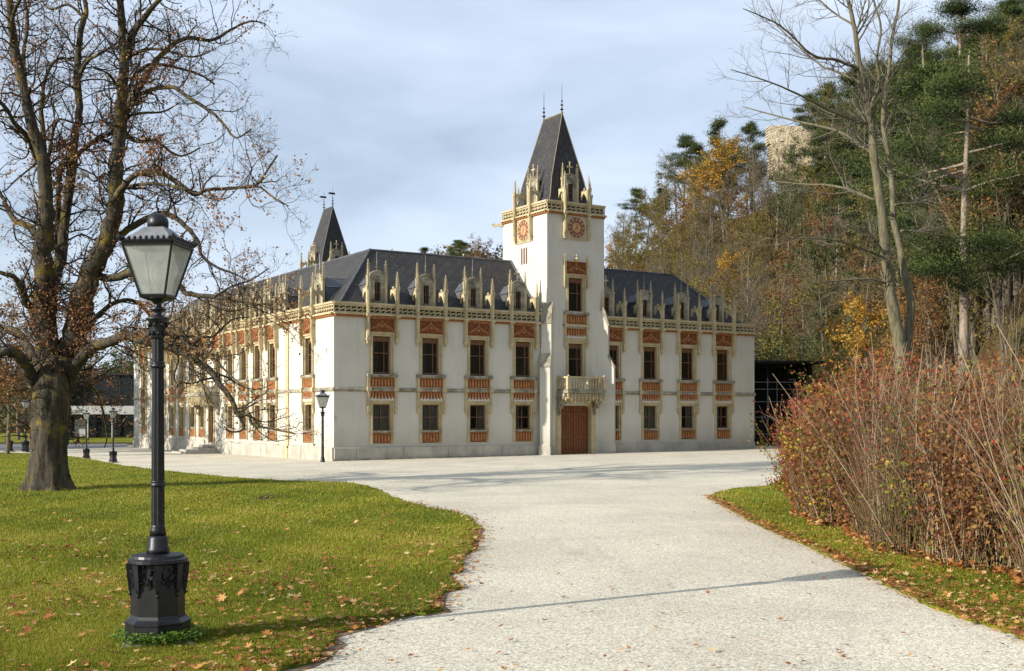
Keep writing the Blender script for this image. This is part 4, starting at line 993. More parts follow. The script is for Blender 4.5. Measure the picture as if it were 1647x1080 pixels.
# ---- fallen leaves
M_fallen = leafmat('fallen_leaves', [(0, (0.14, 0.045, 0.015)), (0.4, (0.32, 0.115, 0.028)), (0.75, (0.50, 0.24, 0.07)), (1, (0.64, 0.46, 0.22))], 0.15, 0.6)
def maple_leaves(X, Y, zoff, size, name, label):
    n = len(X); V = []; F = []; tints = []
    star = [(0, -.5), (.16, -.18), (.5, -.22), (.30, .05), (.46, .36), (.12, .26), (0, .62), (-.12, .26), (-.46, .36), (-.30, .05), (-.5, -.22), (-.16, -.18)]
    S = np.array(star); z0 = g(X, Y) + zoff; a = rng.uniform(0, 2 * PI, n); tl = rng.normal(0, .22, (n, 2))
    x = S[None, :, 0] * size[:, None]; y = S[None, :, 1] * size[:, None]
    xr = x * np.cos(a)[:, None] - y * np.sin(a)[:, None]; yr = x * np.sin(a)[:, None] + y * np.cos(a)[:, None]
    zz = tl[:, :1] * x + tl[:, 1:] * y + rng.uniform(.1, .8, (n, 1)) * (x * x * rng.uniform(0, 2, (n, 1)) + y * y) / size[:, None]
    zz -= zz.min(1)[:, None]
    V = np.stack([X[:, None] + xr, Y[:, None] + yr, z0[:, None] + zz], -1)
    # centre vertex fan
    cz = z0 + (zz.mean(1)) * .3 + size * .05
    Vc = np.stack([X, Y, cz], -1)[:, None]; V = np.concatenate([Vc, V], 1)
    tri = np.array([[0, i + 1, (i + 1) % 12 + 1] for i in range(12)])
    F = (np.arange(n)[:, None, None] * 13 + tri[None]).reshape(-1, 3)
    o = put(np_mesh(name, V.reshape(-1, 3), F, M_fallen, tint=np.repeat(rng.random(n), 13)), name); tag(o, label, 'fallen leaves', kind='stuff'); return o
def scatter_poly(n, poly, y0, y1, xr, pw=1.3):
    u = rng.random(n * 4); Y = (y0 ** -pw + u * (y1 ** -pw - y0 ** -pw)) ** (-1 / pw); X = rng.uniform(xr[0], xr[1], n * 4) * Y
    ok = in_poly(X, Y, poly); return X[ok][:n], Y[ok][:n]
X, Y = scatter_poly(9500, LAWN, 9.4, 45, (-.5, .0), 1.5); ok = rng.random(len(X)) < .5 + .5 * np.sin(X * .9 + 2) * np.sin(Y * .7)
maple_leaves(X[ok], Y[ok], .078, rng.gamma(4, .0125, ok.sum()).clip(.02, .12), 'fallen_leaves', 'scattered dry brown and yellow leaves lying on the left lawn')
def along(line, n, spread, bias=0.0):
    L_ = np.array(line); seg = np.hypot(*(L_[1:] - L_[:-1]).T); cs = np.concatenate([[0], np.cumsum(seg)]); t = rng.uniform(0, cs[-1], n)
    x = np.interp(t, cs, L_[:, 0]); y = np.interp(t, cs, L_[:, 1]); return x + rng.normal(0, spread, n) + bias, y + rng.normal(0, spread, n)
e2 = [p for p in edge if 8 < p[1] < 30 and p[0] > -8]
X, Y = along(e2, 2600, .13, .0); ok = rng.random(len(X)) < .35 + .65 * np.sin(Y * 2.1 + X) ** 2 * (Y < 22); X, Y = X[ok], Y[ok]; maple_leaves(X, Y, .05, rng.gamma(4, .011, len(X)).clip(.02, .09), 'fallen_leaves', 'brown leaves gathered along the curved edge of the left lawn')
X, Y = along(vedge, 6200, .10); ok = rng.random(len(X)) < .30 + .7 * (.5 + .5 * np.sin(Y * 1.7 + 2 * np.sin(Y * .6))) * (.5 + .5 * np.sin(Y * 5.3)); X, Y = X[ok], Y[ok]; X2, Y2 = scatter_poly(6500, VERGE, 10, 36, (.1, .5)); 
maple_leaves(np.concatenate([X, X2]), np.concatenate([Y, Y2]), .07, rng.gamma(4, .011, len(X) + len(X2)).clip(.02, .10), 'fallen_leaves', 'orange-brown leaves gathered on the verge and along its edge')
GRP = [gxy(455, 1082), gxy(700, 990), gxy(770, 850), gxy(700, 800), gxy(1140, 800), gxy(1300, 880), gxy(1480, 965), gxy(1700, 1050), gxy(1600, 1100)]
X, Y = scatter_poly(170, GRP, 9.5, 34, (-.25, .5), 1.0); maple_leaves(X, Y, .02, rng.uniform(.03, .075, len(X)), 'fallen_leaves', 'single dry leaves blown across the gravel drive')

# ================================================================== LAMPS
M_bulb = simple('milk_glass_bulb', (0.85, 0.83, 0.76), None, bs=0, rough=.3)
def lamp(pedestal=True):
    root = empty('street_lamp', (0, 0, 0))
    zb = 0.0
    if pedestal:
        m = MB(); m.lathe([(.50, -.12), (.50, .05), (.47, .075), (.3, .08)], 4, a0=R(45) + R(17)); put(m.mesh('footing', M_stone_grey), 'base_stone', root)
        a0 = -PI / 2 + R(17)
        m = MB(); m.lathe([(.325, .04), (.325, .235), (.335, .245), (.335, .262), (.30, .285), (.285, .30), (.272, .33), (.268, .72), (.268, .86)], 8, a0=a0)
        m.lathe([(.285, .855), (.30, .87), (.298, .90), (.27, .915), (.262, .94), (.13, .955)], 24, a0=a0)
        pe = put(m.mesh('pedestal', M_iron), 'pedestal', root)
        m = MB(); rr = random.Random(4)                     # cast garlands and console brackets
        for q in range(8):
            a = a0 + q * PI / 4; ux, uy = math.cos(a), math.sin(a); tx, ty = -uy, ux
            def pt(t, z, o): return ((.258 + o) * ux + t * tx, (.258 + o) * uy + t * ty, z)
            for z0_, z1_, w_, o in ((.70, .86, .035, .045), (.60, .70, .028, .03), (.56, .60, .018, .02)):
                m.add([pt(-w_, z0_, -.01), pt(w_, z0_, -.01), pt(w_, z0_, o), pt(-w_, z0_, o), pt(-w_, z1_, -.01), pt(w_, z1_, -.01), pt(w_, z1_, o + .012), pt(-w_, z1_, o + .012)],
                      [(0,3,2,1),(4,5,6,7),(0,1,5,4),(1,2,6,5),(2,3,7,6),(3,0,4,7)])
            m.octa(pt(0, .545, .012), .026, .030)
            b = a + PI / 8; vx, vy = math.cos(b), math.sin(b); sx, sy = -vy, vx
            pts = [(.255 * vx + t * sx, .255 * vy + t * sy, .80 - .11 * math.cos(t / .095 * PI / 2)) for t in [-.095 + .19 * i / 8 for i in range(9)]]
            m.tube(pts, .014, 5)
            for k in range(16):
                t = rr.uniform(-.09, .09); m.octa((.262 * vx + t * sx, .262 * vy + t * sy, rr.uniform(.64, .85) + abs(t) * .3), rr.uniform(.010, .024))
            m.tube([(.262 * vx, .262 * vy, .72), (.268 * vx + .03 * sx, .268 * vy + .03 * sy, .66), (.262 * vx, .262 * vy, .61)], [.016, .012, .004], 4)
        put(m.mesh('garland', M_iron), 'garland', pe); zb = .95
    HT = 3.29 if pedestal else 3.25
    m = MB()
    m.lathe([(.115, zb), (.118, zb + .05), (.105, zb + .07), (.100, zb + .16), (.085, zb + .19)], 8, a0=R(22.5))
    m.lathe([(.085, zb + .19), (.078, zb + .25), (.070, zb + .28), (.072, zb + .30)], 16)
    prof = []
    zt = zb + 2.22
    n = 24; vs = []
    for j in range(9):
        z = zb + .30 + (zt - zb - .30) * j / 8; r_ = .068 - .010 * j / 8
        for i in range(n):
            a = 2 * PI * i / n; q = r_ * (1 - (.30 if i % 3 == 0 else 0)); vs.append((q * math.cos(a), q * math.sin(a), z))
    m.add(vs, [(j*n + i, j*n + (i+1) % n, (j+1)*n + (i+1) % n, (j+1)*n + i) for j in range(8) for i in range(n)])
    for zc in (zb + .72, zb + 1.95): m.lathe([(.062, zc - .03), (.078, zc - .02), (.078, zc), (.062, zc + .01), (.072, zc + .02), (.072, zc + .03), (.06, zc + .04)], 16)
    m.lathe([(.058, zt), (.075, zt + .02), (.070, zt + .06), (.082, zt + .12), (.085, zt + .17), (.118, zt + .20), (.125, zt + .215), (.05, zt + .245), (.035, zt + .27), (.075, zt + .30), (.085, zt + .31), (.038, zt + .34), (.04, zt + .37), (.09, zt + .405), (.14, zt + .42)], 16)
    for q in range(8):
        a = q * PI / 4; m.octa((.092 * math.cos(a), .092 * math.sin(a), zt + .15), .024, .035); m.octa((.082 * math.cos(a + .4), .082 * math.sin(a + .4), zt + .06), .02, .03)
    put(m.mesh('pole', M_iron, True), 'pole', root)
    zl = zt + .42; hb, ht, lh = .130, .264, .54
    rot = R(-7)
    def rp(x, y, z): return (x * math.cos(rot) - y * math.sin(rot), x * math.sin(rot) + y * math.cos(rot), z)
    m = MB()
    def bx4(h0, z0, h1, z1, t):
        for sx, sy in ((-1, -1), (1, -1), (1, 1), (-1, 1)):
            m.tube([rp(sx * h0, sy * h0, z0), rp(sx * h1, sy * h1, z1)], t, 4)
    bx4(hb, zl + .02, ht, zl + lh, .014)
    for (h, z, t) in ((hb, zl + .02, .020), (ht, zl + lh, .020), (ht + .012, zl + lh + .03, .012)):
        c = [rp(-h, -h, z), rp(h, -h, z), rp(h, h, z), rp(-h, h, z)]
        for i in range(4): m.tube([c[i], c[(i+1) % 4]], t, 5)
    m.add([rp(-hb, -hb, zl), rp(hb, -hb, zl), rp(hb, hb, zl), rp(-hb, hb, zl), rp(0, 0, zl - .05)], [(0, 1, 2, 3), (1, 0, 4), (2, 1, 4), (3, 2, 4), (0, 3, 4)])
    lf = put(m.mesh('lantern_frame', M_iron), 'lantern_frame', root)
    m = MB()                                              # palmette cresting above the eaves
    for side in range(4):
        for i in range(9):
            t = -ht + 2 * ht * (i + .5) / 9; p = {0: (t, -ht), 1: (ht, t), 2: (t, ht), 3: (-ht, t)}[side]; m.octa(rp(p[0] * 1.05, p[1] * 1.05, zl + lh + .055), .022, .026)
    for sx, sy in ((-1, -1), (1, -1), (1, 1), (-1, 1)): m.octa(rp(sx * ht * 1.08, sy * ht * 1.08, zl + lh + .06), .035, .04)
    put(m.mesh('cresting', M_iron), 'cresting', lf)
    for k in range(4):
        c = [(-1, -1), (1, -1), (1, 1), (-1, 1)]; a, b = c[k], c[(k+1) % 4]
        m = MB(); e = .98
        m.add([rp(a[0]*hb*e, a[1]*hb*e, zl + .03), rp(b[0]*hb*e, b[1]*hb*e, zl + .03), rp(b[0]*ht*e, b[1]*ht*e, zl + lh - .01), rp(a[0]*ht*e, a[1]*ht*e, zl + lh - .01)], [(0, 1, 2, 3)])
        put(m.mesh('glass_pane', M_frost), 'glass_pane', lf)
    m = MB(); m.lathe([(.01, zl + .02), (.035, zl + .06), (.03, zl + .12), (.07, zl + .18), (.085, zl + .27), (.06, zl + .36), (.01, zl + .40)], 14); put(m.mesh('bulb', M_bulb, True), 'bulb', lf)
    m = MB(); h2 = .105; zr = zl + lh + .03
    m.add([rp(-ht, -ht, zr), rp(ht, -ht, zr), rp(ht, ht, zr), rp(-ht, ht, zr), rp(-h2, -h2, zr + .16), rp(h2, -h2, zr + .16), rp(h2, h2, zr + .16), rp(-h2, h2, zr + .16)], [(0,1,5,4),(1,2,6,5),(2,3,7,6),(3,0,4,7),(4,5,6,7)])
    ro = put(m.mesh('lantern_roof', M_lamproof), 'lantern_roof', root)
    m = MB(); m.lathe([(.105, zr + .15), (.108, zr + .21), (.105, zr + .245), (.085, zr + .285), (.045, zr + .31), (.004, zr + .318)], 20); put(m.mesh('chimney', M_iron, True), 'chimney', ro)
    root['height'] = zr + .318
    return root, zr + .318
def place(o, px, py, toppx, H, label, group='black iron lamps with glazed lanterns'):
    q = GP(px, py); q.z = g(q.x, q.y); o.location = q; s = ((HY - toppx) / FPX * q.y + CAMZ - q.z) / H; o.scale = (s, s, s)
    tag(o, label, 'street lamp', group); return o
L0, LH = lamp(True)
copies = [copy_tree(L0) for _ in range(4)]
place(L0, 254, 1038, 343, LH, 'large black cast-iron lamp on octagonal pedestal in the near lawn, biggest in view')
place(copies[0], 139, 738.5, 660, LH, 'small distant lamp just right of the big tree trunk, before the dark glass building')
place(copies[1], 182, 744.5, 656, LH, 'small distant lamp at the lawn corner, nearer to the manor than its twin')
place(copies[2], 41, 728, 640, LH, 'distant lamp left of the big tree trunk, right one of two with brown leaves behind')
place(copies[3], 15, 727, 642, LH, 'distant lamp at the left edge of the photo, beside the brown-leaved trees')
L1, LH1 = lamp(False); place(L1, 519, 743.5, 627, LH1, 'slender black lamp without pedestal standing against the sunlit corner of the manor')
for i, o in enumerate(copies): o.rotation_euler.z = R(20 * i + 15)
L1.rotation_euler.z = R(24 + 2)
M_weed = leafmat('weed_leaves', [(0, (0.05, 0.12, 0.012)), (0.6, (0.12, 0.22, 0.025)), (1, (0.22, 0.30, 0.04))], 0.3)
lp = L0.location; n = 1500; a = rng.uniform(0, 2 * PI, n); a = np.where(rng.random(n) < .75, rng.normal(-1.0, .8, n), a); rr = np.abs(rng.normal(.37, .05, n)); rr = np.where(rr < .33, .34, rr)
C = np.stack([lp.x + rr * np.cos(a) * 1.0, lp.y + rr * np.sin(a), lp.z + .07 + rng.uniform(0, .13, n) * np.clip(1.6 - rr * 2.2, .2, 1)], 1)
tag(put(leaf_mesh('clover', C, .028, rng, M_weed, flat=1.2, aspect=.8), 'clover'), 'low green clover growing round the foot of the big lamp', 'weeds', kind='stuff')

# ================================================================== BRANCHES AND TREES
def batch_tubes(P_, R_, sides=3):
    """P_ (n,k,3), R_ (n,k) -> V, F"""
    P_ = np.asarray(P_, float); R_ = np.asarray(R_, float); n, k, _ = P_.shape
    D = np.empty_like(P_); D[:, 1:-1] = P_[:, 2:] - P_[:, :-2]; D[:, 0] = P_[:, 1] - P_[:, 0]; D[:, -1] = P_[:, -1] - P_[:, -2]
    D /= np.linalg.norm(D, axis=2)[..., None] + 1e-9
    ref = np.where(np.abs(D[:, :1, 2:3]) > .9, np.array([1., 0, 0]), np.array([0, 0, 1.])); ref = np.broadcast_to(ref, D.shape)
    A = np.cross(D, ref); A /= np.linalg.norm(A, axis=2)[..., None] + 1e-9; B = np.cross(D, A)
    t = 2 * PI * np.arange(sides) / sides
    V = P_[:, :, None] + (A[:, :, None] * np.cos(t)[None, None, :, None] + B[:, :, None] * np.sin(t)[None, None, :, None]) * R_[:, :, None, None]
    idx = np.arange(n * k * sides).reshape(n, k, sides); a = idx[:, :-1]; b = idx[:, 1:]; a2 = np.roll(a, -1, 2); b2 = np.roll(b, -1, 2)
    return V.reshape(-1, 3), np.stack([a, a2, b2, b], -1).reshape(-1, 4)
def merge(parts):
    Vs, Fs, o = [], [], 0
    for V, F in parts: Vs.append(V); Fs.append(F + o); o += len(V)
    return np.concatenate(Vs), np.concatenate(Fs)
def grow(p, d, l, k, wander, up, rs):
    """vectorised wandering polylines: p (n,3), d (n,3), l (n,) -> (n,k,3)"""
    n = len(p); out = np.empty((n, k, 3)); out[:, 0] = p; d = d / (np.linalg.norm(d, axis=1)[:, None] + 1e-9); st = (l / (k - 1))[:, None]
    for i in range(1, k):
        d = d + rs.normal(size=(n, 3)) * wander; d[:, 2] += up; d /= np.linalg.norm(d, axis=1)[:, None]
        out[:, i] = out[:, i-1] + d * st
    return out
def children_of(P_, R_, per, lmin, lmax, spread, rs, t0=.2, rk=.55, k=5, wander=.22, up=.06, rmin=.004, rmax=9):
    """spawn children along parents"""
    n, K, _ = P_.shape; par = np.repeat(np.arange(n), per); t = rs.uniform(t0, 1.0, len(par)) * (K - 1.001); i = t.astype(int); f = (t - i)[:, None]
    p = P_[par, i] * (1 - f) + P_[par, i+1] * f; tan = P_[par, i+1] - P_[par, i]; tan /= np.linalg.norm(tan, axis=1)[:, None] + 1e-9
    rad = R_[par, i] * (1 - f[:, 0]) + R_[par, i+1] * f[:, 0]
    rn = rs.normal(size=(len(par), 3)); rn -= tan * (rn * tan).sum(1)[:, None]; rn /= np.linalg.norm(rn, axis=1)[:, None] + 1e-9
    d = tan * (1 - spread) + rn * spread; l = rs.uniform(lmin, lmax, len(par)) * (1.15 - .5 * t / (K - 1))
    Pc = grow(p, d, l, k, wander, up, rs); r0_ = np.clip(rad * rk, rmin, rmax)
    return Pc, r0_[:, None] * np.linspace(1, .35, k)[None]

def catmull(pts, n):
    pts = [np.array(p, float) for p in pts]; out = []
    for i in range(len(pts) - 1):
        p0 = pts[max(i-1, 0)]; p1 = pts[i]; p2 = pts[i+1]; p3 = pts[min(i+2, len(pts)-1)]
        for q in range(n):
            t = q / n; out.append(.5 * ((2*p1) + (-p0 + p2) * t + (2*p0 - 5*p1 + 4*p2 - p3) * t*t + (-p0 + 3*p1 - 3*p2 + p3) * t**3))
    out.append(pts[-1]); return np.array(out)
WS = .96
def limb_mesh(limbs, Y0, m, rs, sides=9, knob=.10):
    """limbs: list of (points px/py, widths (w0,w1), depth at start, depth at end); returns resampled polylines"""
    out = []
    for pts, (w0, w1), y0, y1 in limbs:
        n = len(pts); P3 = []
        for i, (px, py) in enumerate(pts):
            Y = Y0 + y0 + (y1 - y0) * i / (n - 1); v = P(px, py, Y); P3.append((v.x, v.y, v.z, (w0 + (w1 - w0) * i / (n - 1)) * .5 * Y / FPX * WS))
        c = catmull(P3, 5); rad = c[:, 3] * (1 + rs.normal(0, knob, len(c)) * .5)
        pos = c[:, :3] + rs.normal(0, .12, (len(c), 3)) * rad[:, None]
        m.tube([tuple(p) for p in pos], [float(max(r_, .006)) for r_ in rad], sides if w0 > 12 else 6, cap=True)
        out.append((pos, rad))
    return out
def resample(pos, rad, K):
    s = np.concatenate([[0], np.cumsum(np.linalg.norm(np.diff(pos, axis=0), axis=1))]); t = np.linspace(0, s[-1], K)
    return np.stack([np.interp(t, s, pos[:, a]) for a in range(3)], 1), np.interp(t, s, rad), s[-1]

# ---- the big old tree on the left lawn
rs = np.random.default_rng(21)
TY = 37.4
LT = [
 None,
 ([(78, 745), (76, 690), (74, 640), (73, 595), (73, 537), (71, 466), (70, 412), (74, 374), (76, 330), (67, 250), (48, 190), (25, 85), (15, 0), (0, -120), (-20, -240)], (48, 6), -.12, -2),
 ([(78, 520), (84, 460), (98, 418), (106, 345), (120, 222), (128, 185), (124, 111), (133, 37), (139, 18), (128, -60), (140, -180)], (22, 4), 0, 2),
 ([(80, 745), (86, 695), (93, 645), (104, 595), (116, 545), (130, 490), (150, 430), (172, 390), (185, 340), (186, 290), (190, 230), (195, 160), (200, 100), (195, 30), (192, -60), (205, -220)], (52, 6), -.12, -1),
 ([(198, 120), (208, 70), (222, 42), (240, 18), (262, -8), (290, -70), (300, -150)], (15, 3), 0, -3),
 ([(186, 318), (200, 298), (222, 280), (259, 278), (293, 300), (315, 313), (333, 306), (389, 302), (415, 296), (430, 274), (446, 250)], (12, 3), -1, -4),
 ([(389, 302), (415, 300), (440, 318), (464, 332)], (5, 2), -4, -4.5),
 ([(188, 330), (200, 305), (232, 296), (270, 298), (300, 306)], (7, 4), 0, -3),
 ([(190, 240), (200, 190), (220, 150), (250, 100), (275, 75), (300, 62), (340, 65), (365, 52), (400, 35), (426, 38)], (13, 2), 0, 2),
 ([(192, 215), (205, 150), (232, 108), (270, 106), (320, 120), (345, 136)], (8, 3), 0, 3),
 ([(197, 190), (225, 152), (275, 140), (300, 155), (345, 185), (362, 203), (380, 222), (404, 208)], (9, 2.5), 0, -3),
 ([(194, 215), (222, 228), (250, 226), (275, 245), (295, 251), (322, 238)], (7, 2.5), 0, 3),
 ([(198, 188), (230, 182), (262, 180), (290, 165)], (6, 2), 0, 2),
 ([(202, 95), (235, 80), (270, 82), (310, 92), (345, 80)], (7, 2), 0, -2),
 ([(176, 395), (198, 374), (243, 349), (270, 345), (296, 362), (318, 388), (324, 410), (345, 428), (375, 440), (400, 452)], (13, 2), 0, -2),
 ([(88, 672), (104, 625), (122, 588), (148, 561), (178, 549), (204, 540), (232, 548), (262, 556), (300, 572), (333, 593), (350, 613), (370, 640), (383, 667), (400, 667), (407, 683), (437, 690), (474, 698)], (23, 2.5), 0, -5),
 ([(383, 667), (392, 690), (372, 695), (360, 686)], (5, 2), -4, -4.3),
 ([(262, 556), (285, 535), (303, 557), (323, 563), (345, 578), (377, 610), (407, 632)], (9, 2), -2, -5),
 ([(300, 572), (320, 545), (345, 540), (372, 515), (402, 510)], (6, 2), -3, -2),
 ([(148, 440), (178, 448), (222, 437), (255, 440), (287, 458), (300, 472), (337, 477), (377, 483), (407, 490), (430, 490), (458, 503)], (15, 2), 0, -4),
 ([(345, 478), (372, 462), (405, 450), (432, 432)], (5, 2), -3, -2),
 ([(130, 545), (165, 500), (205, 482), (235, 500), (252, 525), (290, 512)], (10, 2), 0, 3),
 ([(76, 690), (66, 640), (53, 610), (39, 584), (18, 567), (0, 570), (-60, 590)], (32, 7), -.2, -3),
 ([(72, 610), (53, 573), (30, 537), (0, 526), (-70, 510)], (20, 6), 0, 3),
 ([(70, 560), (56, 507), (41, 484), (30, 454), (0, 438), (-80, 420)], (17, 5), 0, -2),
 ([(70, 400), (59, 377), (44, 362), (24, 354), (9, 330), (0, 313), (-60, 270)], (15, 5), 0, 2),
 ([(62, 262), (48, 228), (22, 196), (0, 163), (-60, 120)], (12, 4), 0, -3),
 ([(72, 250), (70, 222), (67, 167), (74, 122), (93, 96), (120, 92), (150, 60)], (10, 2), 0, 3),
 ([(76, 270), (82, 228), (94, 193), (124, 201)], (7, 3), 0, -1),
 ([(92, 425), (96, 281), (111, 263), (148, 230), (183, 212)], (10, 6), 1, 0),
 ([(127, 125), (140, 100), (163, 85), (190, 68)], (7, 4), 1, 0),
 ([(30, 105), (20, 67), (22, 22), (50, -40), (60, -150)], (10, 3), -1, -4),
 ([(40, 150), (38, 93), (44, 37), (36, -20), (10, -130)], (9, 3), -1, 3),
 ([(82, 610), (120, 622), (150, 625), (165, 660), (172, 700), (168, 720)], (8, 2), 0, 4),
 ([(136, 30), (110, 8), (80, 15), (60, -10)], (6, 2), 2, 3),
 ([(190, 300), (170, 280), (150, 292), (128, 270)], (5, 2), 0, 2),
 ([(18, -10), (60, -70), (110, -130), (150, -220)], (9, 3), -2, 4), ([(195, 0), (250, -60), (320, -110), (400, -150)], (10, 3), -1, 3), ([(195, -60), (150, -120), (90, -200), (60, -260)], (9, 3), -1, -6),
 ([(290, -70), (340, -60), (400, -90), (440, -70)], (6, 2), -2, 5), ([(0, -120), (60, -180), (120, -260)], (8, 3), -2, 3), ([(205, -200), (280, -230), (360, -220)], (8, 3), -1, -5), ([(195, -120), (260, -170), (330, -190)], (8, 3), -1, 6),
 ([(-20, -200), (-80, -240), (-150, -230)], (8, 3), -2, 4), ([(10, -60), (-60, -100), (-130, -110)], (9, 3), -2, -6), ([(128, -60), (170, -110), (230, -190)], (7, 3), 2, 8),
 ([(196, 150), (175, 120), (150, 110)], (6, 2), 0, -2),
]
tr = empty('old_lime_tree', GP(78, 790), 0, 'large old tree with mossy trunk, several stems and withered brown leaves on the left lawn', 'tree')
tr.location.z = g(tr.location.x, tr.location.y)
def child(mesh, name, root):
    o = put(mesh, name, root); o.matrix_parent_inverse = Matrix.Translation(-root.location); return o
tprof = [(-.25, .95), (0, .82), (.15, .72), (.4, .62), (.8, .56), (1.4, .53), (2.0, .53), (2.7, .54), (3.1, .54), (3.5, .46), (3.9, .32), (4.15, .18), (4.3, .05)]
c = tr.location; vs = []; ns_, nz_ = 40, 64
for j in range(nz_):
    z = -.25 + 4.55 * j / (nz_ - 1); r_ = np.interp(z, [t[0] for t in tprof], [t[1] for t in tprof]); cx_ = c.x + .03 * z; 
    for i in range(ns_):
        a = 2 * PI * i / ns_; fl = .16 * max(0, 1 - z / 1.6) * math.cos(7 * a + .6) + .05 * math.cos(5 * a + z * .8) + .025 * math.sin(11 * a - z * 2.2) + .02 * math.sin(z * 5 + 3 * a) + rs.normal(0, .008)
        vs.append((cx_ + r_ * (1 + fl) * math.cos(a), c.y + r_ * (1 + fl) * math.sin(a), c.z + z))
m = MB(); m.add(vs, [(j*ns_ + i, j*ns_ + (i+1) % ns_, (j+1)*ns_ + (i+1) % ns_, (j+1)*ns_ + i) for j in range(nz_ - 1) for i in range(ns_)])
child(m.mesh('trunk', M_trunk, True), 'trunk', tr)
m = MB(); LP = limb_mesh(LT[1:], TY, m, rs, 13); child(m.mesh('limbs', M_trunk, True), 'limb', tr)
P1 = []; R1 = []
for pos, rad in LP:
    K = 9; pp, rr_2, ln = resample(pos, rad, K)
    nn = max(1, int(round(ln / 2.2)))
    for q in range(nn):                                # equal-length stretches of every limb
        a, b = int(len(pos) * q / nn), min(len(pos), int(len(pos) * (q + 1) / nn) + 1)
        if b - a < 3: continue
        s_, r_, _ = resample(pos[a:b], rad[a:b], K); P1.append(s_); R1.append(r_)
P1 = np.array(P1); R1 = np.array(R1)
A1, B1 = children_of(P1, R1, 7, .9, 2.5, .62, rs, 0.0, .40, 8, .26, .07, .010, .035)
A2, B2 = children_of(A1, B1, 6, .4, 1.15, .6, rs, .15, .6, 6, .26, .07, .006)
A3, B3 = children_of(A2, B2, 4, .15, .42, .55, rs, .2, .7, 4, .25, .06, .0045)
ok = (A1[:, -1, 2] > 1.6); 
V, F = merge([batch_tubes(A1[ok], B1[ok], 5)]); child(np_mesh('branches', V, F, M_bark, smooth=True), 'branches', tr)['kind'] = 'stuff'
ok2 = (A2[:, -1, 2] > 1.6); ok3 = (A3[:, -1, 2] > 1.6)
V, F = merge([batch_tubes(A2[ok2], B2[ok2], 3), batch_tubes(A3[ok3], B3[ok3], 3)]); child(np_mesh('twigs', V, F, M_twig), 'twigs', tr)['kind'] = 'stuff'
tips = A3[ok3].reshape(-1, 3)
def pick(tips, n, rs_, cl=.5, scale=1.1):
    s = np.sin(tips[:, 0] * scale + 1.3) * np.sin(tips[:, 2] * scale * 1.2 + .4) * np.sin(tips[:, 1] * scale + 2) + rs_.normal(0, cl, len(tips))
    return tips[np.argsort(-s)[:n]]
lv = pick(tips, 15000, rs); lv = np.concatenate([lv, lv, lv]) + rs.normal(0, .07, (3 * len(lv), 3)); lv = lv[rs.random(len(lv)) < np.clip(.85 - (lv[:, 2] - 5) * .055, .33, 1)]; pxl = CX + FPX * lv[:, 0] / lv[:, 1]; pyl = HY - FPX * (lv[:, 2] - CAMZ) / lv[:, 1]; lv = lv[~((pxl > 300) & (pyl > 585) & (rs.random(len(lv)) < .88))]; lv[:, 2] -= .03
child(leaf_mesh('leaves', lv, .088, rs, M_leaf_brown, aspect=.62), 'leaves', tr)['kind'] = 'stuff'
# leaf tufts sprouting straight from the stems
tp = P1.reshape(-1, 3)[rs.integers(0, P1.shape[0] * P1.shape[1], 130)]; tu = np.repeat(tp, 30, 0) + rs.normal(0, .22, (3900, 3)); tu = tu[tu[:, 2] > 4]
child(leaf_mesh('stem_leaves', tu, .085, rs, M_leaf_brown, aspect=.62), 'stem_leaves', tr)['kind'] = 'stuff'

# ---- the bare double-stemmed tree above the hedge
rs = np.random.default_rng(8)
RT = [
 ([(1454, 640), (1450, 600), (1445, 540), (1432, 470), (1425, 400), (1415, 320), (1405, 240), (1395, 170), (1383, 110), (1375, 50), (1362, -10), (1350, -90)], (31, 5), 0, 0),
 ([(1454, 600), (1461, 545), (1466, 490), (1456, 448), (1449, 410), (1437, 350), (1435, 300), (1427, 240), (1420, 190), (1430, 110), (1435, 60), (1445, 10), (1450, -80)], (19, 4), 0, 2),
 ([(1403, 215), (1400, 175), (1414, 135), (1410, 95), (1417, 45), (1405, 0), (1400, -50)], (8, 3), 0, -1),
 ([(1382, 112), (1345, 97), (1305, 88), (1255, 42), (1195, 14)], (8, 2), 0, -2),
 ([(1388, 135), (1340, 113), (1320, 105), (1270, 62), (1240, 30)], (6, 2), 0, 2),
 ([(1396, 200), (1350, 185), (1300, 160), (1245, 135), (1175, 112)], (7, 2), 0, -2),
 ([(1400, 245), (1350, 212), (1280, 195), (1195, 172)], (8, 2), 0, 3),
 ([(1407, 322), (1345, 300), (1285, 296), (1225, 290)], (7, 2), 0, 2),
 ([(1372, 40), (1340, 20), (1310, -5), (1280, -15)], (5, 2), 0, 2),
 ([(1427, 415), (1405, 385), (1390, 366)], (7, 3), 0, -1),
 ([(1430, 458), (1400, 450), (1345, 452), (1295, 458)], (6, 2), 0, -1),
 ([(1430, 418), (1385, 400), (1330, 385), (1230, 384)], (6, 2), 0, -2),
 ([(1440, 330), (1480, 322), (1505, 296)], (6, 2), 0, 2),
 ([(1450, 372), (1485, 372), (1522, 366)], (6, 3), 0, 2),
 ([(1428, 120), (1450, 90), (1470, 40)], (5, 2), 2, 3),
 ([(1376, 60), (1395, 25), (1398, -20)], (5, 2), 0, 1),
]
br = empty('bare_ash_tree', P(1454, 700, 32), 0, 'tall bare tree with two slender grey stems rising behind the hedge', 'tree'); br.location.z = 0.4
m = MB(); WS = .76; LPr = limb_mesh(RT[:2], 32.0, m, rs, 12, .05)
c = P(1454, 640, 32); m.tube([(c.x, c.y, .2), (c.x, c.y, c.z)], [.36, .27], 12); child(m.mesh('trunk', M_ash, True), 'trunk', br)
m = MB(); LPq = limb_mesh(RT[2:], 32.0, m, rs, 8, .05); child(m.mesh('limbs', M_ash, True), 'limb', br)
P1 = []; R1 = []
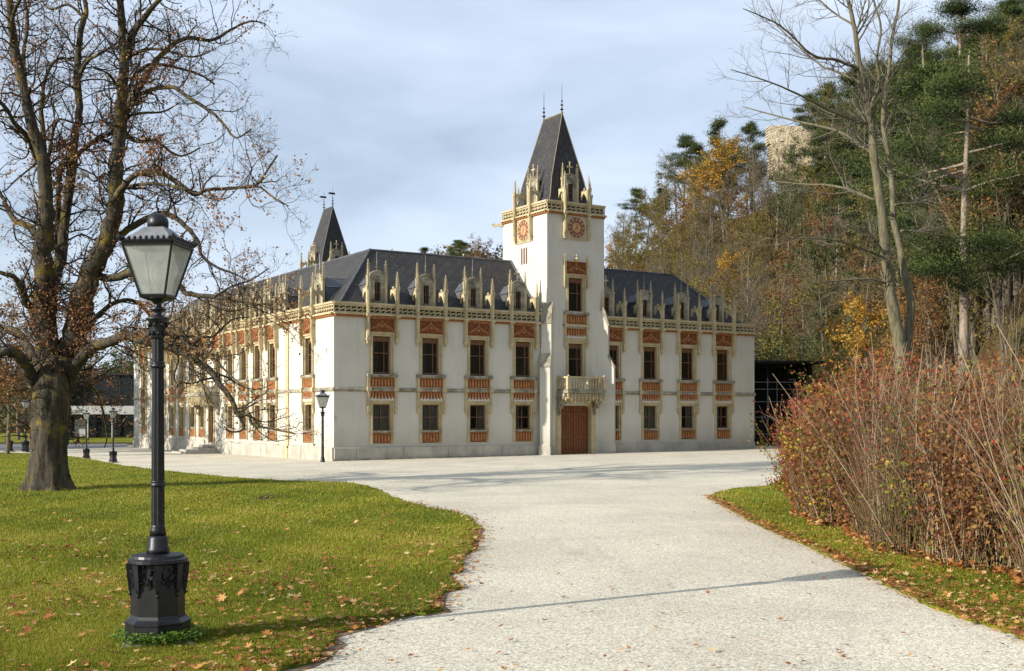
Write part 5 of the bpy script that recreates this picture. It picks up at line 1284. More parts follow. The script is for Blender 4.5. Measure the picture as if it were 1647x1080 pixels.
for li, (pos, rad) in enumerate(LPr + LPq):
    K = 9; _, _, ln = resample(pos, rad, K); nn = max(1, int(round(ln / 1.6)))
    for q in range(nn):
        a, b = int(len(pos) * q / nn), min(len(pos), int(len(pos) * (q + 1) / nn) + 1)
        if b - a < 3 or (li < 2 and pos[a][2] < 8.0): continue
        s_, r_, _ = resample(pos[a:b], rad[a:b], K); P1.append(s_); R1.append(r_)
P1 = np.array(P1); R1 = np.array(R1)
A1, B1 = children_of(P1, R1, 5, .7, 1.8, .5, rs, 0.0, .45, 7, .10, .07, .007, .03)
A2, B2 = children_of(A1, B1, 6, .3, .9, .5, rs, .2, .6, 5, .12, .06, .0045)
A3, B3 = children_of(A2, B2, 2, .12, .35, .5, rs, .3, .7, 4, .12, .05, .003)
V, F = merge([batch_tubes(A1, B1, 4), batch_tubes(A2, B2, 3), batch_tubes(A3, B3, 3)]); child(np_mesh('twigs', V, F, M_ashtwig), 'twigs', br)['kind'] = 'stuff'

# ---- forest tree prototypes
def decid(seed, H, leafN, leafS, mat, bare=False, wide=.30, low=.25, dbl=False, trunkr=.014, bark=None, tufty=.45):
    r = np.random.default_rng(seed); k = 10
    p0 = np.zeros((2 if dbl else 1, 3)); d0 = np.array([[r.normal(0, .06), r.normal(0, .06), 1.]] + ([[.25, .1, 1.]] if dbl else []))
    T = grow(p0, d0, np.full(len(p0), H * .97), k, .035, .02, r); TR = np.full((len(p0), 1), H * trunkr) * np.linspace(1, .12, k)[None]
    A, B = children_of(T, TR, 26, H * wide * .55, H * wide * 1.25, .55, r, low, .5, 7, .13, .07, .014)
    C_, D_ = children_of(A, B, 6, H * .05, H * .15, .55, r, .25, .55, 5, .18, .06, .010)
    ps = [batch_tubes(A, B, 4), batch_tubes(C_, D_, 3)]
    if bare:
        E, G_ = children_of(C_, D_, 6, H * .02, H * .07, .5, r, .2, .6, 4, .15, .05, .008); ps.append(batch_tubes(E, G_, 3)); src = E.reshape(-1, 3)
    else: src = C_.reshape(-1, 3)
    Vt, Ft = batch_tubes(T, TR, 8); V, F = merge(ps)
    tm = np_mesh('trunk', Vt, Ft, bark or M_fbark, smooth=True); bm_ = np_mesh('branches', V, F, bark or M_fbark)
    lm = None
    if leafN:
        c = pick(src, max(10, leafN // 4), r, .5, 2.2 * 3 / H * 2); c = np.repeat(c, 4, 0)[:leafN] + r.normal(0, tufty * leafS * 1.6, (min(leafN, len(c) * 4), 3))
        lm = leaf_mesh('leaves', c, leafS, r, mat, aspect=.7)
    return tm, bm_, lm
def pine(seed, H, first=.42, spread=.24, n=34, per_=34, ns=.022):
    r = np.random.default_rng(seed); k = 10
    T = grow(np.zeros((1, 3)), np.array([[r.normal(0, .05), r.normal(0, .05), 1.]]), np.array([H]), k, .025, .03, r); TR = np.full((1, 1), H * .016) * np.linspace(1, .15, k)[None]
    t = np.sort(r.uniform(first, .99, n)); u = (t - first) / (1 - first)
    i = (t * (k - 1.001)).astype(int); f = (t * (k - 1.001) - i)[:, None]; p = T[0, i] * (1 - f) + T[0, i+1] * f
    a = r.uniform(0, 2 * PI, n); l = H * spread * (np.sin(np.clip(u * 1.05 + .12, 0, 1) * PI) ** .6 * .9 + .12) * r.uniform(.55, 1.15, n)
    d = np.stack([np.cos(a), np.sin(a), r.uniform(-.12, .22, n)], 1); A = grow(p, d, l, 6, .10, .04, r); B = np.full((n, 1), H * .0045) * np.linspace(1, .3, 6)[None]
    C_, D_ = children_of(A, B, 4, H * .03, H * .08, .5, r, .35, .5, 4, .12, .10, .01)
    V, F = merge([batch_tubes(A, B, 4), batch_tubes(C_, D_, 3)])
    cl = np.concatenate([A[:, 3:].reshape(-1, 3), C_[:, 1:].reshape(-1, 3)]); cl = cl[r.random(len(cl)) < .75]
    per = per_; c = np.repeat(cl, per, 0); off = r.normal(size=c.shape) * np.array([.030, .030, .010]) * H; c = c + off
    Vt, Ft = batch_tubes(T, TR, 8)
    return np_mesh('trunk', Vt, Ft, M_pbark, smooth=True), np_mesh('branches', V, F, M_pbark), leaf_mesh('needles', c, H * ns, r, M_needle, aspect=.22, flat=.0, tint=np.clip(.45 + off[:, 2] / (H * .03) + r.normal(0, .2, len(c)), 0, 1))
PR = {
 'olive': [(decid(s, 12, 4200, .17, M_leaf_olive, wide=w_, dbl=d_), 12) for s, w_, d_ in ((31, .30, False), (32, .24, True), (33, .34, False), (34, .22, False))],
 'bare': [(decid(s, 12, lf_, .14, M_leaf_olive, True, wide=w_, low=.22, dbl=d_), 12) for s, w_, d_, lf_ in ((41, .26, True, 300), (42, .24, False, 700), (43, .30, False, 200), (44, .27, False, 900))],
 'rust': [(decid(s, 11, 3200, .17, M_leaf_rust, wide=.3), 11) for s in (51, 52)],
 'gold': [(decid(s, 11, 5200, .19, M_leaf_gold, wide=.28), 11) for s in (61, 62)],
 'green': [(decid(s, 11, 5200, .17, M_leaf_green, wide=.28), 11) for s in (66, 67)],
 'bigpine': [(pine(s, 21, f_, sp_, 24, 150, .0095), 21) for s, f_, sp_ in ((81, .45, .24), (82, .38, .26))],
 'pine': [(pine(s, 15, f_, sp_), 15) for s, f_, sp_ in ((71, .30, .27), (72, .42, .33), (73, .25, .26), (74, .38, .34))],
}
INFO = {
 'olive': ('olive_tree_x', 'deciduous_tree', 'tree on the wooded hillside with thin olive-yellow autumn leaves', 'olive autumn trees on the hillside'),
 'bare': ('', 'bare_tree', 'almost bare pale-stemmed tree on the wooded hillside behind the manor', 'bare trees on the hillside'),
 'rust': ('', 'deciduous_tree', 'russet-leaved autumn tree on the wooded hillside', 'russet trees on the hillside'),
 'gold': ('', 'deciduous_tree', 'golden-leaved autumn tree on the wooded hillside', 'golden trees on the hillside'),
 'green': ('', 'deciduous_tree', 'dull green leafy tree on the wooded hillside', 'green leafy trees on the hillside'),
 'pine': ('', 'pine_tree', 'dark green pine with a layered crown on the wooded hillside', 'pines on the hillside'),
}
INFO['bigpine'] = INFO['pine']
rt = random.Random(77)
def plant(kind, x, y, H, label=None, group=None, z=None, v=None, sx=1.0):
    protos = PR[kind]; (tm, bm_, lm), h0 = protos[rt.randrange(len(protos)) if v is None else v]
    _, nm, lab, grp = INFO[kind]
    z = float(gz(x, y)) - .15 if z is None else z
    o = empty(nm, (x, y, z), rt.uniform(0, 2 * PI), label or lab, 'tree', group if label else grp)
    s = H / h0; o.scale = (s * sx, s * sx, s)
    put(tm, 'trunk', o); 
    b = put(bm_, 'branches', o); b['kind'] = 'stuff'
    if lm: put(lm, 'needles' if kind == 'pine' else 'leaves', o)['kind'] = 'stuff'
    return o
def at_top(kind, px, topy, H, label=None, v=None, rmin=None, rmax=None, sx=1.0):
    """stand a tree on the slope where its top reaches the height seen in the photograph"""
    best = None; k = (px - CX) / FPX
    for r in np.arange(rmin or 40, rmax or 420, 1.5):
        y = r / math.hypot(1, k); x = k * y; zz = float(gz(x, y)); ty = HY - (zz + H - CAMZ) / y * FPX; e = abs(ty - topy)
        if best is None or e < best[0]: best = (e, x, y)
    return plant(kind, best[1], best[2], H, label, None, None, v, sx)
at_top('pine', 1022, 250, 14, 'tall slim pine with separate layered tiers, standing alone just right of the clock tower', 0, 120)
at_top('pine', 1098, 196, 15, 'round-topped dark pine on the skyline between the slim pine and the ruin', 1, 140)
at_top('pine', 1122, 222, 13, None, 3, 140)
at_top('pine', 1064, 300, 10, None, 2, 140)
at_top('pine', 1172, 160, 16, 'highest dark pine on the skyline left of the ruin', 2, 140)
at_top('pine', 1208, 186, 14, None, 3, 150)
at_top('gold', 1165, 226, 14, 'golden-orange autumn tree glowing below the skyline pines', 0, 120, 176, sx=1.35)
at_top('gold', 1122, 268, 12, 'second golden tree, left of and lower than the brightest golden tree', 1, 120, 176, sx=1.45)
at_top('gold', 985, 395, 9, None, 1, 140)
for px, ty, H, v in ((1330, 130, 15, 1), (1375, 115, 17, 3), (1400, 150, 15, 1), (1350, 200, 14, 2), (1300, 150, 14, 0), (1420, 190, 15, 3), (1450, 100, 17, 1), (1390, 260, 12, 2), (1345, 290, 11, 3), (1440, 240, 14, 0)):
    at_top('pine', px, ty, H, None, v, 95, 215)
for px, ty, H, v in ((1505, 15, 21, 1), (1560, -20, 22, 0), (1625, -30, 22, 1), (1470, 100, 16, 0), (1590, 70, 17, 1), (1660, 60, 20, 0), (1530, 150, 14, 1)):
    at_top('bigpine', px, ty, H, None, v % 2, 70, 190, 1.05)
o = plant('bigpine', 22.6, 58, 20.5, 'near pine with thick pale bare trunk right of the double-stemmed tree', v=1); o.rotation_euler.z = 1.0
at_top('bare', 1245, 250, 12, None, 0, 120, 170); at_top('green', 1268, 240, 15, None, 1, 130, 170, .8); at_top('olive', 1238, 300, 8, None, 0, 120, 172); at_top('olive', 1292, 318, 8, None, 1, 110, 170); at_top('bare', 1280, 270, 10, None, 1, 110, 172); at_top('green', 1288, 300, 10, None, 0, 120, 170); at_top('bare', 1250, 225, 15, None, 2, 120, 168);
for px_, ty_, h_, kd_ in ((1470, 300, 9, 'rust'), (1500, 260, 11, 'bare'), (1530, 330, 9, 'olive'), (1565, 290, 11, 'rust'), (1600, 260, 12, 'bare'), (1635, 300, 11, 'rust'), (1590, 350, 9, 'olive'), (1490, 380, 8, 'rust'), (1640, 380, 9, 'olive'), (1620, 200, 13, 'bare'), (1545, 400, 7, 'olive'), (1480, 210, 12, 'bare'), (1610, 420, 7, 'rust')): at_top(kd_, px_, ty_, h_ * 1.15, None, None, 74, 135, 1.15)
at_top('green', 1268, 235, 8, None, 0, 130, 182); at_top('green', 1225, 240, 8, None, 1, 130)
FR = {}
for px, ty, H, kd in ((690, 404, 10, 'pine'), (742, 396, 11, 'pine'), (735, 394, 9, 'pine'), (722, 405, 9, 'gold'), (775, 395, 11, 'rust'), (800, 400, 10, 'bare'), (755, 400, 9, 'olive'), (705, 410, 8, 'olive'), (788, 398, 9, 'rust'), (765, 403, 8, 'bare'), (738, 404, 8, 'gold'), (812, 402, 10, 'bare')):
    o = at_top(kd, px, ty - 7, H, 'tree on the far ridge seen over the manor roof', None, 230, 420, 1.55); o['group'] = 'trees on the far ridge'
    FR.setdefault(kd, []).append((px, o)); o['label'] = {'pine': 'dark pine', 'gold': 'golden tree', 'rust': 'russet tree', 'bare': 'bare grey tree', 'olive': 'olive brown tree'}[kd] + ' on the far ridge seen over the manor roof'; o['group'] = kd + ' trees on the far ridge'
for kd, L_ in FR.items():
    L_.sort(key=lambda t: t[0])
    for i, (px, o) in enumerate(L_): o['label'] = (['leftmost ', 'rightmost '] if len(L_) == 2 else ['leftmost ', 'middle ', 'rightmost ', ''])[i] + o['label']
for px, ty, H, v in ((1318, 175, 14, 2), (1342, 235, 12, 2), (1365, 180, 15, 0), (1385, 210, 13, 2), (1410, 110, 16, 2), (1430, 160, 15, 0), (1462, 175, 15, 2), (1485, 130, 16, 2), (1512, 110, 17, 0), (1540, 95, 17, 2), (1572, 130, 16, 2), (1605, 110, 17, 0), (1632, 150, 16, 2), (1500, 235, 13, 2), (1550, 265, 12, 0), (1645, 230, 13, 2), (1425, 285, 10, 2), (1585, 215, 14, 0)):
    at_top('pine', px, ty, H, None, v, 85, 205, 1.3)
# random fill of the slope
cnt = 0; pts = []
while cnt < 205:
    px = rt.uniform(925, 1740); r = rt.uniform(0, 1); azd = math.degrees(math.atan((px - CX) / FPX))
    rf = np.interp(azd, AZ, RF); rg = np.interp(azd, AZ, RR); rad = rf - 6 + (rg - rf + 14) * r ** .8
    k = (px - CX) / FPX; y = rad / math.hypot(1, k); x = k * y
    if (1215 < px < 1325 and rad > 120) or (px > 1450 and rad < 74): continue
    if any((x - a) ** 2 + (y - b) ** 2 < (3.6 + (rad - 60) * .012) ** 2 for a, b in pts): continue
    pts.append((x, y)); cnt += 1
    q = rt.random(); near = rad < 95
    if px > 1440 and rad > 75: kd = 'pine' if q < .34 else 'rust' if q < .50 else 'olive' if q < .60 else 'green' if q < .8 else 'bare'
    else: kd = 'olive' if q < .22 else 'bare' if q < .72 else 'rust' if q < .82 else 'green' if q < .92 else 'gold'
    if kd == 'gold' and rt.random() < .6: kd = 'olive'
    plant(kd, x, y, rt.uniform(8.5, 14) * (.75 if near else 1), sx=1.15)
# far left: brown-leaved trees beyond the lawn and dark trees behind the glass building
for (px, Y, H, kd, lab) in ((-30, 70, 10, 'rust', 'russet tree at the left edge beyond the lawn, left of the distant lamps'), (12, 78, 9, 'rust', 'russet tree behind the two distant lamps at the left edge'), (50, 92, 9.5, 'rust', 'russet tree just left of the big tree trunk, farther away'), (88, 110, 9, 'olive', 'olive tree far behind the big tree trunk'),
    (128, 172, 15, 'green', 'green tree behind the left part of the glass building'), (158, 178, 13, 'rust', 'russet tree behind the middle of the glass building'), (190, 170, 14, 'green', 'green tree behind the right part of the glass building'), (222, 176, 15, 'green', 'dark green tree rising beside the far corner of the manor'), (30, 140, 12, 'green', 'green tree far beyond the left lawn'), (-20, 120, 12, 'olive', 'olive tree far beyond the left lawn at the photo edge'), (70, 150, 13, 'green', 'green tree far beyond the left lawn behind the trunk')):
    plant(kd, kx(px, Y), Y, H, lab, sx=1.25)
SHT = [('rust', -41.5, 76, 17, 'russet tree left of the forecourt that shades the far end of the manor', 0), ('rust', -48, 84, 17, 'second russet tree left of the forecourt, farther back', 1), ('olive', -54, 92, 17, 'olive tree left of the forecourt beyond the russet pair', 0), ('rust', -45, 80, 16, 'third russet tree left of the forecourt beside the olive one', 0), ('green', -43.5, 82, 18, 'green tree left of the forecourt among the russet trees', 0), ('green', -51, 89, 18, 'green tree left of the forecourt, farthest back', 1), ('olive', -39.5, 75, 16, 'olive tree nearest the far end of the forecourt', 2), ('green', -45, 90, 17, 'green tree close to the far left corner of the manor', 0)]
for kd_, x_, y_, h_, lb_, v_ in SHT: plant(kd_, x_, y_, h_, lb_, v=v_, sx=1.15)
ZONES = [(960, 'behind the left half of the manor roof'), (1060, 'just right of the clock tower'), (1140, 'above the right end of the manor roof'), (1225, 'right of the manor, left of the ruin'), (1320, 'below or beside the ruin'), (1410, 'left of the double-stemmed tree'), (1500, 'right of the double-stemmed tree'), (1590, 'above the middle of the hedge'), (9999, 'above the right end of the hedge')]
KN = {'pine_tree': 'dark green pine', 'bare_tree': 'almost bare pale-stemmed tree'}
def relabel():
    cells = {}
    for o in COL.objects:
        if o.parent or o.type != 'EMPTY' or 'group' not in o or 'hillside' not in o['group'] or 'hillside' not in o['label']: continue
        x, y, z = o.location; px = CX + FPX * x / y; zn = next(n for e, n in ZONES if px < e)
        row = 'low on the slope' if z < 9 else 'high on the slope' if z > 26 else 'halfway up the slope'
        cells.setdefault((o['group'], zn, row), []).append((px, o))
    for (grp, zn, row), L_ in cells.items():
        L_.sort(key=lambda t: t[0]); kind = {'olive': 'olive-leaved tree', 'russe': 'russet tree', 'golde': 'golden tree', 'green': 'green leafy tree', 'pines': 'dark pine', 'bare ': 'bare pale-stemmed tree'}[grp[:5]]
        for i, (px, o) in enumerate(L_):
            n = len(L_); od = '' if n == 1 else ['leftmost ', 'rightmost '][i] if n == 2 else 'leftmost ' if i == 0 else 'rightmost ' if i == n - 1 else ['second ', 'third ', 'fourth ', 'fifth ', 'sixth ', 'seventh ', 'eighth ', 'ninth ', 'tenth ', 'eleventh ', 'twelfth '][min(i - 1, 10)]
            o['label'] = f'{od}{kind} {row} {zn}'
relabel()

# ---- undergrowth and distant woodland (one mass each)
rs = np.random.default_rng(99)
def brush(n, pxr, rfun, rad, leaf, per, mat, name, label, zs=1.0):
    px = rs.uniform(*pxr, n); azd = np.degrees(np.arctan((px - CX) / FPX)); rf = np.interp(azd, AZ, RF); rg = np.interp(azd, AZ, RR)
    r = rfun(rf, rg, n); k = (px - CX) / FPX; y = r / np.hypot(1, k); x = k * y; z = gz(x, y)
    sz = rad * rs.uniform(.5, 1.4, n); c = np.repeat(np.stack([x, y, z], 1), per, 0); s_ = np.repeat(sz, per)[:, None]
    d = rs.normal(size=(n * per, 3)); d /= np.linalg.norm(d, axis=1)[:, None]; d *= rs.random((n * per, 1)) ** .45; d[:, 2] = np.abs(d[:, 2]) * zs
    c = c + d * s_; base_t = np.repeat(rs.random(n), per)
    tn = np.clip(base_t * .7 + rs.random(n * per) * .3, 0, 1)
    lf = (np.repeat(r, per) / 100.0) ** .5 * leaf * rs.uniform(.6, 1.4, n * per)
    o = put(leaf_mesh(name, c, lf, rs, mat, aspect=.6, tint=tn), name); tag(o, label, 'undergrowth', kind='stuff'); return o
brush(1500, (900, 1800), lambda a, b, n: a - 4 + (b - a + 10) * rs.random(n) ** .9, 1.7, .20, 100, M_brush, 'undergrowth', 'brown and olive undergrowth covering the hillside between the trees')
brush(420, (1225, 1800), lambda a, b, n: a - 14 + 26 * rs.random(n), 1.5, .13, 170, M_brush, 'undergrowth', 'olive and tan bushes at the foot of the hillside behind the hedge')
brush(1700, (-600, 1000), lambda a, b, n: a + (b - a) * rs.random(n), 5.0, .55, 60, leafmat('far_wood_leaves', [(0, (0.03, 0.045, 0.018)), (0.5, (0.06, 0.07, 0.025)), (0.8, (0.12, 0.085, 0.03)), (1, (0.16, 0.12, 0.035))], .2), 'far_woodland', 'dark green and brown woodland covering the far hills', 1.1)
n = 60; xs_ = rs.uniform(14.5, 26, n); ys_ = rs.uniform(83.2, 88, n); zz_ = np.where(rs.random(n) < .7, rs.uniform(5.4, 7.6, n), rs.uniform(.2, 1.2, n)); c = np.repeat(np.stack([xs_, ys_, zz_], 1), 130, 0) + rs.normal(0, .55, (n * 130, 3))
tag(put(leaf_mesh('creeper', c, .16, rs, M_leaf_green, aspect=.6), 'creeper'), 'dark green creeper over the roof and foot of the black shelter', 'creeper', kind='stuff')
# thin pale saplings among the undergrowth at the hill foot
n = 900; px = rs.uniform(930, 1760, n); azd = np.degrees(np.arctan((px - CX) / FPX)); rf = np.interp(azd, AZ, RF); rg = np.interp(azd, AZ, RR); r = rf - 8 + (rg - rf) * rs.random(n) ** 1.2; k = (px - CX) / FPX; y = r / np.hypot(1, k); x = k * y
p0 = np.stack([x, y, gz(x, y) - .2], 1); T = grow(p0, np.stack([rs.normal(0, .12, n), rs.normal(0, .12, n), np.ones(n)], 1), rs.uniform(3, 8, n), 7, .06, .02, rs); TR = rs.uniform(.018, .06, n)[:, None] * np.linspace(1, .25, 7)[None]
A, B = children_of(T, TR, 7, .5, 1.7, .5, rs, .35, .5, 5, .12, .08, .010)
V, F = merge([batch_tubes(T, TR, 4), batch_tubes(A, B, 3)]); tag(put(np_mesh('saplings', V, F, M_fbark), 'saplings'), 'thicket of thin pale saplings on the hillside', 'saplings', kind='stuff')
for (px, r, H, lab, kd) in ((1335, 62, 3.6, 'bright yellow bush between the dark shelter and the hedge', 'gold'), (1410, 66, 5.2, 'orange-leaved bush behind the stem of the bare tree', 'rust')):
    k = (px - CX) / FPX; plant(kd, k * r, r, H, lab, v=0, sx=1.2)

# ================================================================== HEDGE
rs = np.random.default_rng(5)
HB = [(1272, 812), (1300, 834), (1350, 858), (1400, 877), (1450, 893), (1500, 908), (1560, 925), (1647, 947), (1780, 985)]
HL = np.array(smooth_line([gxy(*p) for p in HB], 8)); seg = np.hypot(*(HL[1:] - HL[:-1]).T); cs = np.concatenate([[0], np.cumsum(seg)]); HLEN = cs[-1]
def hedge_pts(n, dep):
    t = rs.uniform(0, HLEN, n); x = np.interp(t, cs, HL[:, 0]); y = np.interp(t, cs, HL[:, 1]); d = rs.random(n) ** 1.5 * dep
    wv = .35 * np.sin(t * 1.1) + .2 * np.sin(t * 2.9 + 1)
    x = x + (d + wv * .6) * .90 ; y = y + (d + wv * .6) * .42
    tt = t / HLEN; hgt = 2.05 + 1.0 * np.clip(tt * 3.2, 0, 1) + .25 * np.sin(t * .9) + .16 * np.sin(t * 2.3 + 2)
    hgt *= np.clip(.42 + t / 6.0, 0, 1)
    return x, y, hgt, t, d
def stemsets(n, dep, lmin, lmax, r0_, k=8):
    x, y, h, t, d = hedge_pts(n, dep); p = np.stack([x, y, g(x, y) - .03], 1)
    dr = np.stack([rs.normal(.03, .17, n), rs.normal(-.05, .19, n), np.ones(n)], 1); l = h * rs.uniform(lmin, lmax, n)
    return grow(p, dr, l, k, .10, .0, rs), (rs.uniform(*r0_, n)[:, None] * np.linspace(1, .35, k)[None]), t, d
hedge = empty('hedge', (float(HL[20, 0]), float(HL[20, 1]), .2), 0, 'tall dense hedge of reddish-brown stems with mixed autumn leaves right of the drive', 'hedge')
M_stem_r = simple('red_brown_stems', (0.085, 0.045, 0.025), (0.23, 0.155, 0.085), 1.1, .85, 0, spec=.15); M_stem_p = simple('pale_tan_stems', (0.26, 0.19, 0.12), (0.44, 0.35, 0.24), 1.6, .85, 0, spec=.15)
A, B, t_, d_ = stemsets(5200, 3.2, .50, 1.0, (.004, .009)); A1, B1 = children_of(A, B, 5, .25, .75, .45, rs, .06, .6, 5, .12, .04, .0028)
V, F = merge([batch_tubes(A, B, 4), batch_tubes(A1, B1, 3)]); child(np_mesh('red_stems', V, F, M_stem_r), 'stems', hedge)['kind'] = 'stuff'
Ap, Bp, _, _ = stemsets(750, 1.6, .45, 1.12, (.004, .011)); 
keep = rs.random(len(Ap)) < np.clip((Ap[:, 0, 0] - 5.2) * .0 + (26 - Ap[:, 0, 1]) / 9, .15, 1); Ap, Bp = Ap[keep], Bp[keep]
Ap1, Bp1 = children_of(Ap, Bp, 3, .2, .7, .45, rs, .4, .6, 5, .08, .05, .0028)
V, F = merge([batch_tubes(Ap, Bp, 4), batch_tubes(Ap1, Bp1, 3)]); child(np_mesh('pale_stems', V, F, M_stem_p), 'pale_stems', hedge)['kind'] = 'stuff'
fr = np.repeat(d_, 5) < .9; src = A1[fr | (A1[:, -1, 2] > 2.1)][:, 1:].reshape(-1, 3); src = src[src[:, 2] > .12]; src = np.concatenate([src, src, src]) + rs.normal(0, .05, (3 * len(src), 3))
def leaves_by(n, f, mat, size, name, sd=.04):
    s = f(src) + rs.normal(0, .45, len(src)); c = src[np.argsort(-s)[:n]] + rs.normal(0, sd, (n, 3)); child(leaf_mesh(name, c, size, rs, mat, aspect=.6), name, hedge)['kind'] = 'stuff'
M_h1 = leafmat('hedge_red_leaves', [(0, (0.15, 0.022, 0.018)), (0.5, (0.32, 0.07, 0.030)), (1, (0.42, 0.15, 0.045))], .35)
M_h2 = leafmat('hedge_brown_leaves', [(0, (0.14, 0.045, 0.025)), (0.6, (0.27, 0.11, 0.04)), (1, (0.34, 0.20, 0.06))], .35)
M_h3 = leafmat('hedge_green_leaves', [(0, (0.06, 0.09, 0.015)), (0.6, (0.18, 0.20, 0.025)), (1, (0.36, 0.30, 0.035))], .35)
M_h4 = leafmat('hedge_yellow_leaves', [(0, (0.46, 0.42, 0.03)), (0.5, (0.60, 0.50, 0.04)), (1, (0.58, 0.30, 0.03))], .4)
leaves_by(26000, lambda p: 1.1 * (p[:, 1] - 24) / 6 + .5 * np.sin(p[:, 0] * 2.2) + .4 * p[:, 2], M_h1, .075, 'red_leaves')
leaves_by(36000, lambda p: np.sin(p[:, 0] * 1.7 + 1) * np.sin(p[:, 1] * 1.1), M_h2, .075, 'brown_leaves')
leaves_by(24000, lambda p: 1.2 * np.sin(p[:, 0] * 2.1) * np.sin(p[:, 1] * 1.4 + .5) - .3 * np.abs(p[:, 2] - 1.2) + .3 * (p[:, 1] - 18) / 8, M_h3, .075, 'green_leaves')
leaves_by(4200, lambda p: 2.2 * np.sin(p[:, 0] * 2.9 + .6) * np.sin(p[:, 1] * 1.9) * np.sin(p[:, 2] * 2.6) + 1.3 * (p[:, 1] - 20) / 5, M_h4, .085, 'yellow_leaves')
xb, yb, hb_, tb, db = hedge_pts(9000, 1.3); c = np.stack([xb, yb, g(xb, yb) + rs.random(9000) ** 1.6 * .75], 1); child(leaf_mesh('base', c, .085, rs, M_h3, aspect=.45), 'base_leaves', hedge)['kind'] = 'stuff'
xb, yb, hb_, tb, db = hedge_pts(2600, 1.6); c = np.stack([xb - .15, yb - .08, g(xb - .15, yb - .08) + .05 + rs.random(2600) * .12], 1); child(leaf_mesh('litter', c, .09, rs, M_fallen, flat=1.0, aspect=.8), 'leaf_litter', hedge)['kind'] = 'stuff'
yc = P(1320, 752, 23.6); c = np.array([yc.x, yc.y, yc.z]) + rs.normal(0, 1, (1100, 3)) * np.array([.17, .2, .38]); child(leaf_mesh('spindle', c, .065, rs, M_h4, aspect=.6), 'bright_yellow_spray', hedge)['kind'] = 'stuff'
M_berry = simple('red_berries', (0.42, 0.012, 0.012), None, bs=0, rough=.3)
m = MB(); sel = src[(src[:, 1] < 23) & (src[:, 2] > 1.2)]
for q in sel[rs.integers(0, len(sel), 260)]: m.octa(tuple(q), .020, .022)
child(m.mesh('berries', M_berry), 'berries', hedge)['kind'] = 'stuff'

# ================================================================== SHELTER, SCAFFOLD, RUIN, FAR BUILDING
sh = empty('dark_shelter', (18.6, 84, 0.15), R(8), 'black open-fronted shelter under the trees beside the right end of the manor', 'shelter')
m = MB(); m.box(-3.4, 3.4, 3.2, 3.4, -.3, 5.9); m.box(-3.4, -3.2, 0, 3.2, -.3, 6.0); m.box(3.2, 3.4, 0, 3.2, -.3, 6.0); put(m.mesh('walls', M_shed), 'wall', sh)
m = MB(); m.add([(-3.7, -1.6, 6.15), (3.7, -1.6, 6.15), (3.7, 3.7, 5.8), (-3.7, 3.7, 5.8), (-3.7, -1.6, 6.0), (3.7, -1.6, 6.0), (3.7, 3.7, 5.65), (-3.7, 3.7, 5.65)], [(0,1,2,3),(7,6,5,4),(4,5,1,0),(5,6,2,1),(6,7,3,2),(7,4,0,3)]); put(m.mesh('roof', M_shed), 'roof', sh)
for x_ in (-3.2, .0, 3.2):
    m = MB(); m.box(x_ - .09, x_ + .09, -.09, .09, -.3, 6.04); put(m.mesh('post', M_shed), 'post', sh)
sc = empty('scaffold', (18.6, 82.4, 0.15), R(8), 'thin steel tube scaffold standing in front of the black shelter', 'scaffold')
mp_ = MB(); mp_.tube([(0, 0, -.1), (0, 0, 4.9)], .030, 6); mp_ = mp_.mesh('tube', M_steel); mr_ = MB(); mr_.tube([(-1.7, 0, 0), (1.9, 0, 0)], .024, 6); mr_ = mr_.mesh('rail', M_steel)
for x_ in (-1.5, -.35, .35, 1.7): put(mp_, 'upright', sc, (x_, 0, 0))
for z_ in (.9, 2.1, 3.2, 4.1, 4.6): put(mr_, 'ledger', sc, (0, .05, z_))
ru = empty('castle_ruin', (0, 0, 0), 0, 'sunlit broken masonry wall of a ruin high on the wooded hill', 'ruin')
RUP = [(1235, 203), (1258, 200), (1261, 262), (1283, 268), (1283, 206), (1305, 207), (1308, 345), (1274, 345), (1264, 300), (1240, 285)]
r_ = random.Random(4); q3 = [P(x, y, 176) for x, y in RUP]; poly_ = [(v.x, v.z) for v in q3]; x0_, x1_ = min(v[0] for v in poly_), max(v[0] for v in poly_); z0_, z1_ = min(v[1] for v in poly_), max(v[1] for v in poly_)
cell = .34; Gx, Gz = np.meshgrid(np.arange(x0_, x1_, cell), np.arange(z0_, z1_, cell * .62)); ok_ = in_poly(Gx.ravel() + cell / 2, Gz.ravel() + cell * .3, poly_)
m = MB()
for x, z in zip(Gx.ravel()[ok_], Gz.ravel()[ok_]):
    o_ = (round(z / (cell * .62)) % 2) * cell * .5; d_y = .22 * math.sin(x * .9) * math.sin(z * .7) + r_.uniform(-.012, .012) - (.2 if r_.random() < .02 else 0)
    m.box(x + o_, x + o_ + cell - r_.uniform(0, .02), 176 - d_y, 177.6, z, z + cell * .62 - r_.uniform(0, .012))
w_ = put(m.mesh('masonry', M_ruin), 'broken_wall', ru); w_['kind'] = 'stuff'
m = MB(); m.box(P(1258, 0, 180).x, P(1290, 0, 180).x, 180, 180.6, 30, P(0, 203, 180).z); put(m.mesh('back', M_ruin), 'back_wall', ru)
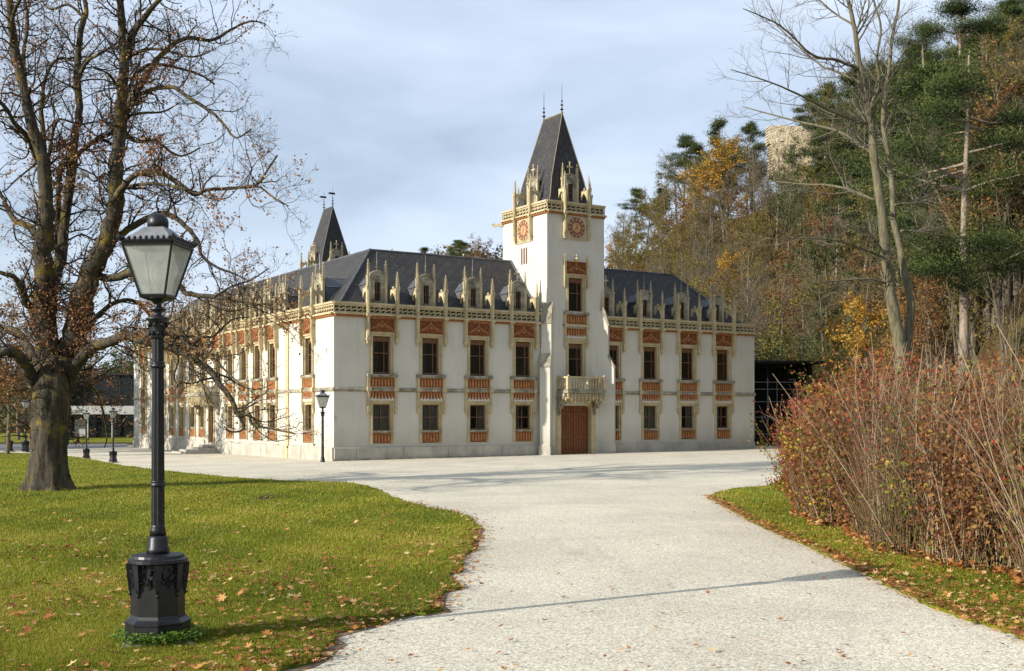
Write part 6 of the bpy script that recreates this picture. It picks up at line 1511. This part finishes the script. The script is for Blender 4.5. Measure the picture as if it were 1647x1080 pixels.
fb = empty('glass_building', (-53, 150, 0), R(2), 'low modern building with dark glass and a pale fascia beyond the far lawn', 'building')
def fbox(x0, x1, y0, y1, z0, z1, name, mat):
    m = MB(); m.box(x0, x1, y0, y1, z0, z1); return put(m.mesh(name, mat), name, fb)
fbox(-9, 4.5, 0, .4, 2.5, 3.6, 'fascia', M_concrete); fbox(-9, 8, 3, 12, -1, 7.6, 'core', M_dark); fbox(-9.4, 8.4, .4, 12.4, 7.6, 7.9, 'roof', M_shed); fbox(-9, 8, 1.0, 3, 2.9, 3.1, 'floor_slab', M_shed)
fbox(3.8, 6.4, .1, .5, 5.4, 6.6, 'pale_panel', M_concrete)
pm = MB(); pm.box(.06, 1.44, 1.0, 1.06, 3.65, 7.5); pm = pm.mesh('glass', M_glass); pg = MB(); pg.box(.06, 1.44, 2.4, 2.46, -.6, 2.45); pg = pg.mesh('glass', M_glass); mm = MB(); mm.box(-.07, .07, .95, 1.12, 3.6, 7.6); mm = mm.mesh('mullion', M_shed)
for i in range(11):
    put(pm, 'window_pane', fb, (-8.8 + 1.5 * i, 0, 0)); put(pg, 'window_pane', fb, (-8.8 + 1.5 * i, 0, 0)); put(mm, 'mullion', fb, (-8.8 + 1.5 * i, 0, 0))
for i in range(6): fbox(-8.8 + 3.2 * i, -8.6 + 3.2 * i, .3, .5, -.8, 2.5, 'post', M_concrete)
fbox(-4.6, -3.2, 2.2, 2.35, -.4, 1.9, 'pale_door', M_concrete)
# small fallen branch on the lawn
q = GP(412, 806); m = MB(); r_ = random.Random(3)
for i in range(5): m.tube([(q.x + .08 * i, q.y, q.z + .05), (q.x + .08 * i + .12, q.y + .1, q.z + .10 + .03 * (i % 2)), (q.x + .08 * i + .22, q.y + .12, q.z + .19)], [.012, .010, .004], 4)
m.tube([(q.x - .1, q.y, q.z + .05), (q.x + .5, q.y + .05, q.z + .07)], .014, 5)
tag(put(m.mesh('fallen_branch', M_twig), 'fallen_branch'), 'small dark fallen branch lying on the middle of the lawn', 'branch')
